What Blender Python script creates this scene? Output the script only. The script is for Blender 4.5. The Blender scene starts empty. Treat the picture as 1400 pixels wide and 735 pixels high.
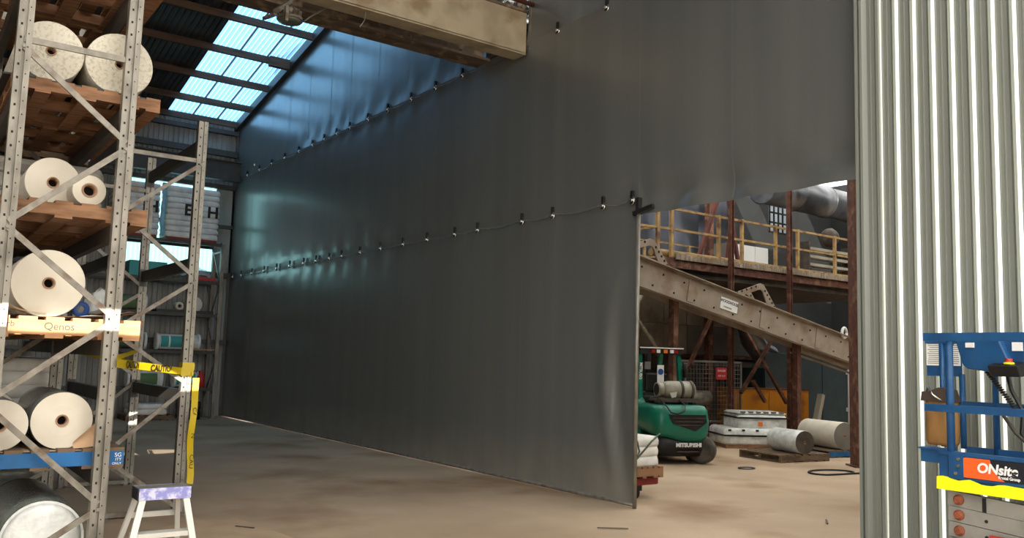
import bpy, math, random
from mathutils import Vector, Matrix
random.seed(7)
PI = math.pi
SC = bpy.context.scene
COL = SC.collection
# ---------------------------------------------------------------- camera
cam = bpy.data.cameras.new('camera')
co = bpy.data.objects.new('camera', cam); COL.objects.link(co)
cam.sensor_width = 36.0; cam.lens = 1180.0 / 1400.0 * 36.0; cam.clip_end = 300
yaw, pit, rol = math.radians(35.492), math.radians(6.06), math.radians(1.698)
fw = Vector((math.sin(yaw)*math.cos(pit), math.cos(yaw)*math.cos(pit), math.sin(pit)))
rt = Vector((math.cos(yaw), -math.sin(yaw), 0)); up = rt.cross(fw)
r2 = rt*math.cos(rol) + up*math.sin(rol); u2 = -rt*math.sin(rol) + up*math.cos(rol)
M = Matrix((r2, u2, -fw)).transposed().to_4x4(); M.translation = Vector((0, 0, 1.7))
co.matrix_world = M
SC.camera = co
# ---------------------------------------------------------------- sky, sun shaft, exposure
SC.view_settings.view_transform = 'Standard'; SC.view_settings.look = 'None'
SC.view_settings.exposure = 2.0; SC.view_settings.gamma = 1.0
SC.view_settings.use_curve_mapping = False
wd = bpy.data.worlds.new('overcast_sky'); SC.world = wd; wd.use_nodes = True
bg = wd.node_tree.nodes['Background']; bg.inputs[0].default_value = (1.0, 0.98, 0.94, 1); bg.inputs[1].default_value = 1.25
# low sun from behind the camera; an added unseen wall shades all but the cladding and one shaft
sl = bpy.data.lights.new('sun', 'SUN'); so = bpy.data.objects.new('sun', sl); COL.objects.link(so)
sd = Vector((0.165, 0.957, -0.216)).normalized(); so.location = (-10, -40, 20)
so.rotation_euler = sd.to_track_quat('-Z', 'Y').to_euler()
sl.energy = 4.4; sl.angle = math.radians(.07); sl.color = (1.0, 0.95, 0.86)

# ---------------------------------------------------------------- materials
def lin(c):
    c = c/255.0
    return c/12.92 if c <= .04045 else ((c+.055)/1.055)**2.4
def rgb(t): return (lin(t[0]), lin(t[1]), lin(t[2]), 1)
MATS = {}
def mat(name, c, rough=.6, metal=0., c2=None, scale=6., stretch=(1, 1, 1), bump=0., lo=.4, hi=.65, spec=.5, c3=None, scale3=1.2, bscale=None):
    m = bpy.data.materials.new(name); m.use_nodes = True; MATS[name] = m
    n = m.node_tree.nodes; l = m.node_tree.links; b = n['Principled BSDF']
    b.inputs['Roughness'].default_value = rough; b.inputs['Metallic'].default_value = metal
    b.inputs['Base Color'].default_value = rgb(c); b.inputs['Specular IOR Level'].default_value = spec
    tc = n.new('ShaderNodeTexCoord'); mp = n.new('ShaderNodeMapping'); l.new(tc.outputs['Object'], mp.inputs[0])
    mp.inputs['Scale'].default_value = stretch
    col = None
    if c2:
        nz = n.new('ShaderNodeTexNoise'); nz.inputs['Scale'].default_value = scale; nz.inputs['Detail'].default_value = 5
        l.new(mp.outputs[0], nz.inputs['Vector'])
        rp = n.new('ShaderNodeValToRGB'); rp.color_ramp.elements[0].position = lo; rp.color_ramp.elements[1].position = hi
        rp.color_ramp.elements[0].color = rgb(c); rp.color_ramp.elements[1].color = rgb(c2)
        l.new(nz.outputs[0], rp.inputs[0]); col = rp.outputs[0]
        if c3:
            n3 = n.new('ShaderNodeTexNoise'); n3.inputs['Scale'].default_value = scale3; n3.inputs['Detail'].default_value = 6
            l.new(tc.outputs['Object'], n3.inputs['Vector'])
            r3 = n.new('ShaderNodeValToRGB'); r3.color_ramp.elements[0].position = .52; r3.color_ramp.elements[1].position = .66
            l.new(n3.outputs[0], r3.inputs[0])
            mx = n.new('ShaderNodeMix'); mx.data_type = 'RGBA'
            l.new(r3.outputs[0], mx.inputs[0]); l.new(col, mx.inputs[6]); mx.inputs[7].default_value = rgb(c3); col = mx.outputs[2]
        l.new(col, b.inputs['Base Color'])
    if bump:
        nb = n.new('ShaderNodeTexNoise'); nb.inputs['Scale'].default_value = bscale or scale; nb.inputs['Detail'].default_value = 4
        l.new(mp.outputs[0], nb.inputs['Vector'])
        bp = n.new('ShaderNodeBump'); bp.inputs['Strength'].default_value = bump; bp.inputs['Distance'].default_value = .02
        l.new(nb.outputs[0], bp.inputs['Height']); l.new(bp.outputs[0], b.inputs['Normal'])
    return m
def sheet_mat(name, c, emit=0.):
    m = bpy.data.materials.new(name); m.use_nodes = True; MATS[name] = m
    n = m.node_tree.nodes; l = m.node_tree.links
    for x in list(n): n.remove(x)
    o = n.new('ShaderNodeOutputMaterial'); t = n.new('ShaderNodeBsdfTranslucent'); g = n.new('ShaderNodeBsdfTransparent'); x = n.new('ShaderNodeMixShader')
    t.inputs[0].default_value = c; g.inputs[0].default_value = c; x.inputs[0].default_value = .25
    l.new(t.outputs[0], x.inputs[1]); l.new(g.outputs[0], x.inputs[2]); l.new(x.outputs[0], o.inputs[0])
    return m
def film_mat(name, c, alpha):
    m = mat(name, c, .18, bump=.6, scale=14, bscale=9); b = m.node_tree.nodes['Principled BSDF']; b.inputs['Alpha'].default_value = alpha
    return m
mat('floor', (160, 138, 114), .82, c2=(182, 160, 134), scale=.55, lo=.35, hi=.7, bump=.12, bscale=9, c3=(138, 112, 86), scale3=.45, spec=.25)
mat('curtain', (89, 91, 89), .33, c2=(96, 98, 95), scale=1.2, stretch=(1, 2.5, .12), bump=.03, bscale=2.2, spec=.9)
mm = MATS['curtain']; nn = mm.node_tree.nodes; ll = mm.node_tree.links; bb = nn['Principled BSDF']
bb.inputs['Coat Weight'].default_value = .5; bb.inputs['Coat Roughness'].default_value = .22
old = bb.inputs['Base Color'].links[0].from_socket
ge = nn.new('ShaderNodeTexCoord'); sp = nn.new('ShaderNodeSeparateXYZ'); ll.new(ge.outputs['Object'], sp.inputs[0])
mr = nn.new('ShaderNodeMapRange'); mr.inputs[1].default_value = 0.; mr.inputs[2].default_value = .75; mr.inputs[3].default_value = .75; mr.inputs[4].default_value = 0; ll.new(sp.outputs[2], mr.inputs[0])
nz = nn.new('ShaderNodeTexNoise'); nz.inputs['Scale'].default_value = 2.2; nz.inputs['Detail'].default_value = 6; ll.new(ge.outputs['Object'], nz.inputs['Vector'])
ml = nn.new('ShaderNodeMath'); ml.operation = 'MULTIPLY'; ll.new(mr.outputs[0], ml.inputs[0]); ll.new(nz.outputs[0], ml.inputs[1])
# faint pale scuffs
sn = nn.new('ShaderNodeTexNoise'); sn.inputs['Scale'].default_value = 3.1; sn.inputs['Detail'].default_value = 9; sn.inputs['Roughness'].default_value = .75; ll.new(ge.outputs['Object'], sn.inputs['Vector'])
sr = nn.new('ShaderNodeMapRange'); sr.inputs[1].default_value = .66; sr.inputs[2].default_value = .74; sr.inputs[4].default_value = .22; ll.new(sn.outputs[0], sr.inputs[0])
ad = nn.new('ShaderNodeMath'); ad.operation = 'ADD'; ad.use_clamp = True; ll.new(ml.outputs[0], ad.inputs[0]); ll.new(sr.outputs[0], ad.inputs[1])
mx = nn.new('ShaderNodeMix'); mx.data_type = 'RGBA'; ll.new(ad.outputs[0], mx.inputs[0]); ll.new(old, mx.inputs[6]); mx.inputs[7].default_value = rgb((150, 142, 128)); ll.new(mx.outputs[2], bb.inputs['Base Color'])
mat('seam', (112, 113, 108), .45)
mat('clad', (126, 130, 122), .42, c2=(122, 126, 118), scale=2.5, stretch=(1, 1, .2), spec=.4)
mat('clad_back', (150, 150, 146), .6, c2=(128, 127, 122), scale=3, stretch=(1, 1, .3))
mat('roof', (62, 66, 68), .5, c2=(46, 48, 50), scale=2.5)
mat('timber_dark', (92, 68, 50), .8, c2=(66, 50, 38), scale=3, stretch=(.4, 4, 4), bump=.2)
mat('timber_grey', (150, 146, 138), .85, c2=(112, 106, 98), scale=5, stretch=(.5, 4, 4), bump=.3)
mat('galv', (134, 129, 118), .42, .35, c2=(104, 99, 89), scale=9, stretch=(1, 1, .4), spec=.4)
mat('galv_rust', (132, 126, 114), .45, .3, c2=(104, 98, 88), scale=11, c3=(98, 80, 64), scale3=7)
mat('hole', (22, 21, 20), .9)
mat('beam_paint', (66, 63, 58), .5, c2=(54, 50, 46), scale=5)
mat('pallet_wood', (140, 102, 72), .8, c2=(106, 74, 50), scale=4, stretch=(1, 5, 5), bump=.25)
mat('pallet_wood_new', (176, 130, 88), .75, c2=(154, 110, 72), scale=4, stretch=(1, 5, 5), bump=.2)
mat('pallet_old', (112, 90, 68), .85, c2=(84, 66, 48), scale=4, stretch=(1, 4, 4), bump=.3)
mat('pallet_blue', (6, 78, 124), .6, c2=(16, 94, 152), scale=5)
mat('pallet_red', (134, 44, 40), .6, c2=(112, 36, 34), scale=5)
mat('paper', (206, 198, 182), .7, c2=(196, 188, 172), scale=5)
mat('paper_speck', (204, 198, 182), .8, c2=(176, 170, 150), scale=38, lo=.48, hi=.66, bump=.4, bscale=40)
mat('paper_rings', (208, 199, 182), .7, c2=(196, 186, 168), scale=3)
mat('kraft', (186, 152, 118), .75, c2=(170, 136, 102), scale=4)
mat('core', (150, 118, 92), .8)
mat('core_dark', (16, 13, 11), .9)
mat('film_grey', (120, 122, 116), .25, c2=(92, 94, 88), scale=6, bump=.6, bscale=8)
mat('film_green', (96, 108, 92), .22, c2=(62, 72, 60), scale=5, bump=.7, bscale=7)
film_mat('film_clear', (226, 230, 228), .38)
mat('film_white', (226, 227, 222), .3, c2=(196, 198, 194), scale=7, bump=.9, bscale=10)
mat('sack', (226, 223, 214), .6, c2=(206, 203, 195), scale=5, bump=.4, bscale=12)
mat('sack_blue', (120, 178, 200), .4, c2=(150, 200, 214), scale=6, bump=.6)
mat('ink', (20, 20, 20), .6)
mat('white', (232, 232, 228), .6)
mat('black', (18, 18, 18), .5, c2=(28, 27, 26), scale=5)
mat('black_film', (24, 24, 25), .25, bump=.8, bscale=6)
mat('rust', (96, 56, 40), .8, c2=(70, 40, 30), scale=6, c3=(126, 92, 70), scale3=5)
mat('rust_red', (104, 50, 38), .75, c2=(76, 38, 30), scale=4, stretch=(1, 1, .3))
mat('girder', (168, 155, 130), .65, c2=(150, 138, 114), scale=3, bump=.1, c3=(134, 116, 90), scale3=2)
mat('girder_rust', (104, 90, 74), .75, c2=(78, 60, 46), scale=4, stretch=(.4, 2, 2), c3=(146, 122, 94), scale3=5)
mat('foil', (176, 178, 178), .22, .85, c2=(130, 132, 132), scale=6, bump=1., bscale=7)
mat('ladder', (196, 193, 184), .4, .15, c2=(204, 200, 190), scale=8)
mat('ladder_top', (132, 132, 190), .5, c2=(196, 194, 214), scale=26, lo=.42, hi=.6)
mat('tape', (206, 178, 10), .45)
mat('cardboard', (178, 152, 122), .8, c2=(166, 140, 112), scale=3)
mat('green', (8, 116, 92), .34, c2=(10, 104, 84), scale=4, spec=.5)
mat('tyre', (62, 57, 50), .8, c2=(92, 84, 72), scale=5)
mat('lpg', (156, 152, 138), .5, .2, c2=(130, 124, 110), scale=5)
mat('lamp_red', (160, 26, 22), .3); mat('lamp_orange', (236, 120, 40), .3)
mat('sign_blue', (36, 74, 140), .5); mat('sign_red', (186, 44, 44), .5)
mat('yellow_rail', (178, 146, 92), .6, c2=(148, 118, 74), scale=5, c3=(104, 72, 48), scale3=4)
mat('yellow_bin', (216, 138, 14), .5, c2=(196, 120, 14), scale=3, stretch=(1, 1, .3), c3=(150, 86, 20), scale3=2)
mat('conveyor', (158, 144, 128), .7, c2=(142, 128, 112), scale=3, bump=.1, c3=(130, 106, 86), scale3=1.6)
mat('panel_beige', (164, 156, 140), .7, c2=(146, 138, 122), scale=1.6, c3=(120, 110, 94), scale3=.9)
mat('panel_grey', (120, 116, 108), .7, c2=(104, 100, 92), scale=2)
mat('tank', (120, 124, 134), .28, .9, c2=(86, 90, 100), scale=1.1, stretch=(1, 1, .25), bump=.2)
mat('duct', (126, 128, 132), .38, .8, c2=(98, 100, 104), scale=3)
mat('teal_dark', (44, 60, 64), .55, c2=(36, 48, 52), scale=2)
mat('wall_dark', (38, 40, 41), .8, c2=(30, 31, 32), scale=1.2)
mat('machine', (58, 52, 46), .7, c2=(84, 74, 62), scale=5)
mat('blue', (20, 76, 124), .42, c2=(16, 64, 108), scale=5, c3=(30, 78, 122), scale3=8)
mat('yellow', (246, 244, 10), .5)
mat('orange', (246, 96, 30), .5); mat('navy', (14, 18, 30), .5)
mat('steel_grey', (150, 148, 142), .5, .3, c2=(120, 118, 112), scale=4)
mat('rust_bolt', (140, 74, 46), .8, c2=(104, 54, 36), scale=20)
mat('leather', (152, 112, 62), .6, c2=(112, 80, 42), scale=7, stretch=(1, 1, .4), bump=.6)
mat('leather_dark', (66, 54, 46), .7)
mat('chrome', (214, 214, 210), .2, .9)
mat('teal_label', (52, 150, 146), .5); mat('green_label', (86, 112, 70), .6)
mat('red', (176, 40, 36), .5); mat('lens', (96, 108, 92), .25)
sheet_mat('skylight', (.11, .26, .52, 1)); sheet_mat('skylight_rib_lit', (.21, .49, .76, 1)); sheet_mat('window_sheet', (.22, .46, .50, 1)); sheet_mat('skylight_plain', (.92, .93, .92, 1))
sheet_mat('pane', (.86, .92, .97, 1))

# ---------------------------------------------------------------- mesh builder
def ortho(d):
    d = d.normalized(); a = Vector((0, 0, 1)) if abs(d.z) < .95 else Vector((0, 1, 0))
    x = a.cross(d).normalized(); return x, d.cross(x).normalized()
class MB:
    def __init__(s): s.v = []; s.f = []; s.smooth = set()
    def add(s, vs, fs, sm=False):
        o = len(s.v); s.v += [tuple(q) for q in vs]
        for q in fs:
            if sm: s.smooth.add(len(s.f))
            s.f.append(tuple(i+o for i in q))
        return s
    def box(s, x0, x1, y0, y1, z0, z1, rot=0, c=None):
        vs = [Vector((x, y, z)) for x in (x0, x1) for y in (y0, y1) for z in (z0, z1)]
        if rot:
            cc = c or Vector(((x0+x1)/2, (y0+y1)/2, 0)); R = Matrix.Rotation(rot, 3, 'Z'); vs = [cc+R@(q-cc) for q in vs]
        return s.add(vs, [(0, 1, 3, 2), (4, 6, 7, 5), (0, 4, 5, 1), (2, 3, 7, 6), (0, 2, 6, 4), (1, 5, 7, 3)])
    def bar(s, p, q, w, h, side=None):
        p, q = Vector(p), Vector(q); d = (q-p)
        if side is not None:
            x = Vector(side); x = (x-d.normalized()*x.dot(d.normalized())).normalized(); y = d.normalized().cross(x)
        else: x, y = ortho(d)
        x *= w/2; y *= h/2
        vs = [p-x-y, p+x-y, p+x+y, p-x+y, q-x-y, q+x-y, q+x+y, q-x+y]
        return s.add(vs, [(3, 2, 1, 0), (4, 5, 6, 7), (0, 1, 5, 4), (1, 2, 6, 5), (2, 3, 7, 6), (3, 0, 4, 7)])
    def lathe(s, p, q, prof, n=20, cap=(True, True)):
        # prof: list of (t along p->q in metres, radius)
        p, q = Vector(p), Vector(q); d = (q-p).normalized(); x, y = ortho(d)
        vs = []
        for t, r in prof:
            for k in range(n):
                a = 2*PI*k/n; vs.append(p+d*t+x*(r*math.cos(a))+y*(r*math.sin(a)))
        o = len(s.v); fs = []
        for i in range(len(prof)-1):
            for k in range(n):
                fs.append((i*n+k, i*n+(k+1) % n, (i+1)*n+(k+1) % n, (i+1)*n+k))
        s.add(vs, fs, True)
        if cap[0]: s.f.append(tuple(o+k for k in reversed(range(n))))
        if cap[1]: s.f.append(tuple(o+(len(prof)-1)*n+k for k in range(n)))
        return s
    def cyl(s, p, q, r, r1=None, n=16, cap=(True, True)):
        L = (Vector(q)-Vector(p)).length
        return s.lathe(p, q, [(0, r), (L, r if r1 is None else r1)], n, cap)
    def tube(s, pts, r, n=6):
        pts = [Vector(p) for p in pts]; o = len(s.v); vs = []; fs = []; m = len(pts)
        px = None
        for i, p in enumerate(pts):
            d = (pts[min(i+1, m-1)]-pts[max(i-1, 0)])
            if px is None: x, y = ortho(d)
            else:
                dn = d.normalized(); x = (px-dn*px.dot(dn)).normalized(); y = dn.cross(x)
            px = x
            for k in range(n):
                a = 2*PI*k/n; vs.append(p+x*(r*math.cos(a))+y*(r*math.sin(a)))
        for i in range(m-1):
            for k in range(n): fs.append((i*n+k, i*n+(k+1) % n, (i+1)*n+(k+1) % n, (i+1)*n+k))
        s.add(vs, fs, True)
        s.f.append(tuple(o+k for k in reversed(range(n)))); s.f.append(tuple(o+(m-1)*n+k for k in range(n)))
        return s
    def prism(s, poly, p, ux, uy, dvec):
        # extrude 2D polygon (in axes ux, uy at p) along dvec
        p, ux, uy, dv = Vector(p), Vector(ux), Vector(uy), Vector(dvec); n = len(poly)
        a = [p+ux*u+uy*w for u, w in poly]; vs = a+[q+dv for q in a]
        fs = [tuple(reversed(range(n))), tuple(range(n, 2*n))]+[(i, (i+1) % n, n+(i+1) % n, n+i) for i in range(n)]
        return s.add(vs, fs)
    def grid(s, fn, nu, nv, sm=True):
        vs = [fn(i/nu, j/nv) for j in range(nv+1) for i in range(nu+1)]
        fs = [(j*(nu+1)+i, j*(nu+1)+i+1, (j+1)*(nu+1)+i+1, (j+1)*(nu+1)+i) for j in range(nv) for i in range(nu)]
        return s.add(vs, fs, sm)
    def loft(s, rings, sm=True):
        n = len(rings[0]); o = len(s.v); vs = [p for r in rings for p in r]; fs = []
        for i in range(len(rings)-1):
            for k in range(n): fs.append((i*n+k, i*n+(k+1) % n, (i+1)*n+(k+1) % n, (i+1)*n+k))
        s.add(vs, fs, sm)
        s.f.append(tuple(o+k for k in reversed(range(n)))); s.f.append(tuple(o+(len(rings)-1)*n+k for k in range(n)))
        return s
def mesh(name, mb, m, off=(0, 0, 0)):
    me = bpy.data.meshes.new(name); ox, oy, oz = off
    me.from_pydata([(x-ox, y-oy, z-oz) for x, y, z in mb.v], [], mb.f)
    if mb.smooth:
        me.polygons.foreach_set('use_smooth', [i in mb.smooth for i in range(len(mb.f))])
        if len(mb.smooth) < len(mb.f): pass
    me.materials.append(MATS[m]); me.update(); return me
def root_of(o):
    while o.parent: o = o.parent
    return o
def part(name, mb, m, parent, world=False, kind=None, label=None, bevel=0):
    off = (0, 0, 0)
    if world: off = tuple(root_of(parent).location)
    o = bpy.data.objects.new(name, mesh(name, mb, m, off)); COL.objects.link(o); o.parent = parent
    if kind: o['kind'] = kind
    if label: o['label'] = label
    if bevel:
        b = o.modifiers.new('edge', 'BEVEL'); b.width = bevel; b.segments = 2; b.limit_method = 'ANGLE'
    return o
def share(name, me, parent, loc=(0, 0, 0), rot=(0, 0, 0)):
    o = bpy.data.objects.new(name, me); COL.objects.link(o); o.parent = parent; o.location = loc; o.rotation_euler = rot; return o
def thing(name, label, cat, loc=(0, 0, 0), rz=0, group=None, kind=None):
    o = bpy.data.objects.new(name, None); COL.objects.link(o); o.location = loc; o.rotation_euler = (0, 0, rz); o.empty_display_size = .2
    if label: o['label'] = label
    if cat: o['category'] = cat
    if group: o['group'] = group
    if kind: o['kind'] = kind
    return o
def single(name, mb, m, label, cat, loc=(0, 0, 0), group=None, bevel=0):
    o = bpy.data.objects.new(name, mesh(name, mb, m, loc)); COL.objects.link(o); o.location = loc
    o['label'] = label; o['category'] = cat
    if group: o['group'] = group
    if bevel:
        b = o.modifiers.new('edge', 'BEVEL'); b.width = bevel; b.segments = 2; b.limit_method = 'ANGLE'
    return o
def struct(name, mb=None, m=None, loc=(0, 0, 0)):
    o = bpy.data.objects.new(name, mesh(name, mb, m, loc) if mb else None); COL.objects.link(o); o.location = loc; o['kind'] = 'structure'
    return o
TEXTS = []
def text(name, body, size, m, parent, loc, ux, uy, extrude=.001, shear=0, align='CENTER', sx=1, bold=0):
    """flat lettering lying in the plane of ux (reading direction) and uy (up)"""
    c = bpy.data.curves.new(name, 'FONT'); c.body = body; c.size = size; c.extrude = extrude; c.shear = shear; c.align_x = align; c.align_y = 'CENTER'; c.offset = bold
    c.materials.append(MATS[m]); o = bpy.data.objects.new(name, c); COL.objects.link(o); o.parent = parent
    ux, uy = Vector(ux).normalized(), Vector(uy).normalized(); uz = ux.cross(uy)
    R = Matrix((ux*sx, uy, uz)).transposed().to_4x4(); R.translation = Vector(loc) - Vector(root_of(parent).location if root_of(parent) is not o else (0, 0, 0)) ; o.matrix_local = R
    TEXTS.append(o); return o
def ltext(name, body, size, m, parent, loc, ux, uy, **k):
    rl = Vector(root_of(parent).location); return text(name, body, size, m, parent, Vector(loc)+rl, ux, uy, **k)
def copy_tree(o, parent=None, loc=None, rz=None, label=None):
    c = o.copy(); COL.objects.link(c)
    if parent is not None: c.parent = parent
    if loc is not None: c.location = loc
    if rz is not None: c.rotation_euler = (0, 0, rz)
    if label: c['label'] = label
    for ch in list(o.children): copy_tree(ch, c)
    return c
def N(x, y=0., z=0.):
    from mathutils import noise
    return noise.noise(Vector((x, y, z)))
X3, Y3, Z3 = Vector((1, 0, 0)), Vector((0, 1, 0)), Vector((0, 0, 1))

# ================================================================ SETTING
struct('floor', MB().box(-14, 40, -30, 30, -.2, 0), 'floor')
def corr(mb, width, length, pitch, fn, style='trap'):
    """corrugated sheet: fn(u across, w along, h proud) -> point"""
    cs = []; u = 0
    if style == 'clad':   # rib top, flank, pan, stiffener, pan, flank
        seg = [(0, .034), (.026, .034), (.058, 0), (.083, 0), (.088, .006), (.097, .006), (.102, 0), (.138, 0)]
    elif style == 'trap':
        seg = [(0, 0), (pitch*.5, 0), (pitch*.62, pitch*.2), (pitch*.88, pitch*.2)]
    while u < width-1e-6:
        for a, h in seg:
            if u+a < width: cs.append((u+a, h))
        u += pitch
    cs.append((width, seg[0][1]))
    n = len(cs); vs = [fn(a, 0, h) for a, h in cs]+[fn(a, length, h) for a, h in cs]
    mb.add(vs, [(i, i+1, n+i+1, n+i) for i in range(n-1)]); return mb
# near wall of light grey ribbed cladding, right of the doorway
wr = struct('wall_right', loc=(7.25, 0, 0))
me = mesh('cladding_sheet', corr(MB(), .845, 9, .169, lambda u, w, h: Vector((-h, -u, w)), 'clad'), 'clad')
for k in range(7): share('cladding_sheet', me, wr, (0.004*(k % 2), 4.565-.845*k, 0))
part('corner_flashing', MB().box(7.212, 7.30, 4.585, 4.612, 0, 9), 'clad', wr, True)
part('sheathing', MB().box(7.27, 7.32, -1.4, 4.585, 0, 9), 'wall_dark', wr, True)
# far wall with ribbed sheets, dark girts and translucent sheets
wb = struct('wall_back', loc=(0, 23.6, 0))
me = mesh('wall_sheet', corr(MB(), .762, 1, .127, lambda u, w, h: Vector((u, -h, w)), 'trap'), 'clad_back')
me2 = mesh('translucent_sheet', corr(MB(), .55, 1, .11, lambda u, w, h: Vector((u, -h, w)), 'trap'), 'window_sheet')
for k in range(20):
    x = 7.35-.762*(k+1)
    if x > 4.6-.3 : 
        a = share('wall_sheet', me, wb, (x, 0, 0)); a.scale = (1, 1, 3.85); a = share('wall_sheet', me, wb, (x, 0, 6.25)); a.scale = (1, 1, 1.85)
    else:
        a = share('wall_sheet', me, wb, (x, 0, 0)); a.scale = (1, 1, 8.1)
for k in range(4): a = share('translucent_sheet', me2, wb, (6.86-.55*(k+1), 0, 3.85)); a.scale = (1, 1, 2.4)
part('wall_sheet', MB().box(6.86, 7.35, 23.56, 23.6, 3.85, 6.25), 'clad_back', wb, True)
part('wall_sheet', MB().box(4.2, 4.66, 23.56, 23.6, 3.85, 6.25), 'clad_back', wb, True)
for z, h in ((7.72, .1), (7.15, .14), (6.2, .1), (5.1, .07), (3.8, .12), (2.0, .1)):
    part('girt', MB().box(-7.5, 7.32, 23.4, 23.52, z-h, z+.02), 'beam_paint', wb, True)
part('eaves_beam', MB().box(-7.5, 7.3, 23.0, 23.06, 6.28, 6.78).box(-7.5, 7.3, 22.93, 23.12, 6.26, 6.29).box(-7.5, 7.3, 22.93, 23.12, 6.77, 6.8), 'beam_paint', wb, True)
# unseen wall added behind the camera to block sun, slotted to shape the shaft
YW = -12.0; kx = .165/.957; kz = .216/.957
def yz(y, z): return z+(y-YW)*kz
xl, xr, zc_ = .35-(7.15-YW)*kx, 2.9-(7.15-YW)*kx, yz(7.15, 1.905)
xe = 7.25-(4.67-YW)*kx
struct('wall_sun_blocker', MB().box(-40, xl, YW-.2, YW, 0, 12.5).box(xr, xe, YW-.2, YW, 0, 12.5)
    .prism([(xl, 0), (xr, 0), (xr, zc_), (xr-.15, zc_-.06), (xr-.45, zc_-.09), (xr-.9, zc_-.10), (xl, zc_-.10)], (0, YW-.2, 0), X3, Z3, (0, .2, 0))
    .prism([(xl, 12.5), (xl, zc_+.10), (xr-.9, zc_+.10), (xr-.45, zc_+.09), (xr-.15, zc_+.06), (xr, zc_), (xr, 12.5)], (0, YW-.2, 0), X3, Z3, (0, .2, 0)), 'white')
struct('wall_front', MB().box(7.3, 31.5, -1.3, -1.2, 0, 9.4), 'wall_dark')
part('corner_post', MB().box(7.30, 7.75, 23.56, 23.72, 0, 8.2), 'beam_paint', wb, True)
# left wall
wl = struct('wall_left', loc=(-7.5, 0, 0))
me = mesh('wall_sheet', corr(MB(), .762, 10.6, .127, lambda u, w, h: Vector((h, u, w)), 'trap'), 'clad_back')
for k in range(28): share('wall_sheet', me, wl, (0, 2.2+.762*k, 0))
# roof
def rz_(y): return 8.0+.19*(23.5-y) if y > 10 else 10.565-.19*(10-y)
ce = struct('ceiling', loc=(0, 0, 0))
def slope_sheet(x0, w, y0, y1, nm, m, pitch=.127, lift=0):
    return part(nm, corr(MB(), w, 1, pitch, lambda u, t, h: Vector((x0+u, y0+(y1-y0)*t, rz_(y0+(y1-y0)*t)+h+lift)), 'trap'), m, ce)
for k in range(20):
    x = 5.42-.762*(k+1)
    if k > 16: break
    slope_sheet(x, .762, 10, 23.7, 'roof_sheet', 'roof')
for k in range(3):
    o = slope_sheet(5.42+.645*k, .638, 12.2, 23.7, 'skylight_sheet', 'skylight', .1063); o.data.materials.append(MATS['skylight_rib_lit'])
    for i, p in enumerate(o.data.polygons): p.material_index = 1 if i % 4 == 2 or i % 4 == 1 else 0  # lighter rib tint paints in the extra sky light crests catch
slope_sheet(5.42, 1.93, 10, 12.2, 'roof_sheet', 'roof')
slope_sheet(-7.6, 15, 1.6, 10, 'roof_sheet', 'roof')
for y in (23.42, 22.35, 21.05, 19.68, 18.25, 16.9, 15.5, 14.1, 12.7):
    part('purlin', MB().prism([(-.04, -.17), (.04, -.17), (.04, -.01), (-.04, -.01)], (-7.5, y, rz_(y)), Y3, Z3, (14.8, 0, 0)), 'timber_dark', ce)
part('purlin_splice', MB().box(6.72, 7.2, 19.5, 19.64, rz_(19.6)-.27, rz_(19.6)-.04), 'timber_dark', ce)
part('edge_angle', MB().prism([(-.05, -.2), (.05, -.2), (.05, .05), (-.05, .05)], (7.28, 12, rz_(12)), X3, Z3, (0, 11.6, rz_(23.6)-rz_(12))), 'beam_paint', ce)
for k in range(20):
    for dx in (0,):
        pass
part('sheet_lap', MB().add([], []).prism([(-.012, -.02), (.012, -.02), (.012, .03), (-.012, .03)], (6.06, 12.2, rz_(12.2)-.0), X3, Z3, (0, 11.4, rz_(23.6)-rz_(12.2))), 'beam_paint', ce)
part('sheet_lap', MB().prism([(-.012, -.02), (.012, -.02), (.012, .03), (-.012, .03)], (6.705, 12.2, rz_(12.2)-.0), X3, Z3, (0, 11.4, rz_(23.6)-rz_(12.2))), 'beam_paint', ce)
# second building beyond the curtain: roof with light strips, far walls
c2 = struct('ceiling.001', loc=(0, 0, 0))
for k in range(8):
    x = 7.45+3*k
    part('roof_sheet', corr(MB(), 1.6, 1, .2, lambda u, t, h: Vector((x+u, -1.3+23*t, 9.2+h)), 'trap'), 'roof', c2)
    part('skylight_sheet', corr(MB(), 1.4, 1, .2, lambda u, t, h: Vector((x+1.6+u, -1.3+23*t, 9.2+h)), 'trap'), 'skylight_plain', c2)
struct('wall_far', MB().box(7.4, 31.5, 21.0, 21.1, 0, 9.3), 'wall_dark')
we = struct('wall_east', loc=(31, 0, 0))
part('wall_sheet', MB().box(31, 31.1, -1.3, 17.3, 0, 9.3).box(31, 31.1, 18.4, 21, 0, 9.3).box(31, 31.1, 17.3, 18.4, 0, 5.0).box(31, 31.1, 17.3, 18.4, 7.2, 9.3), 'wall_dark', we, True)

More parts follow.
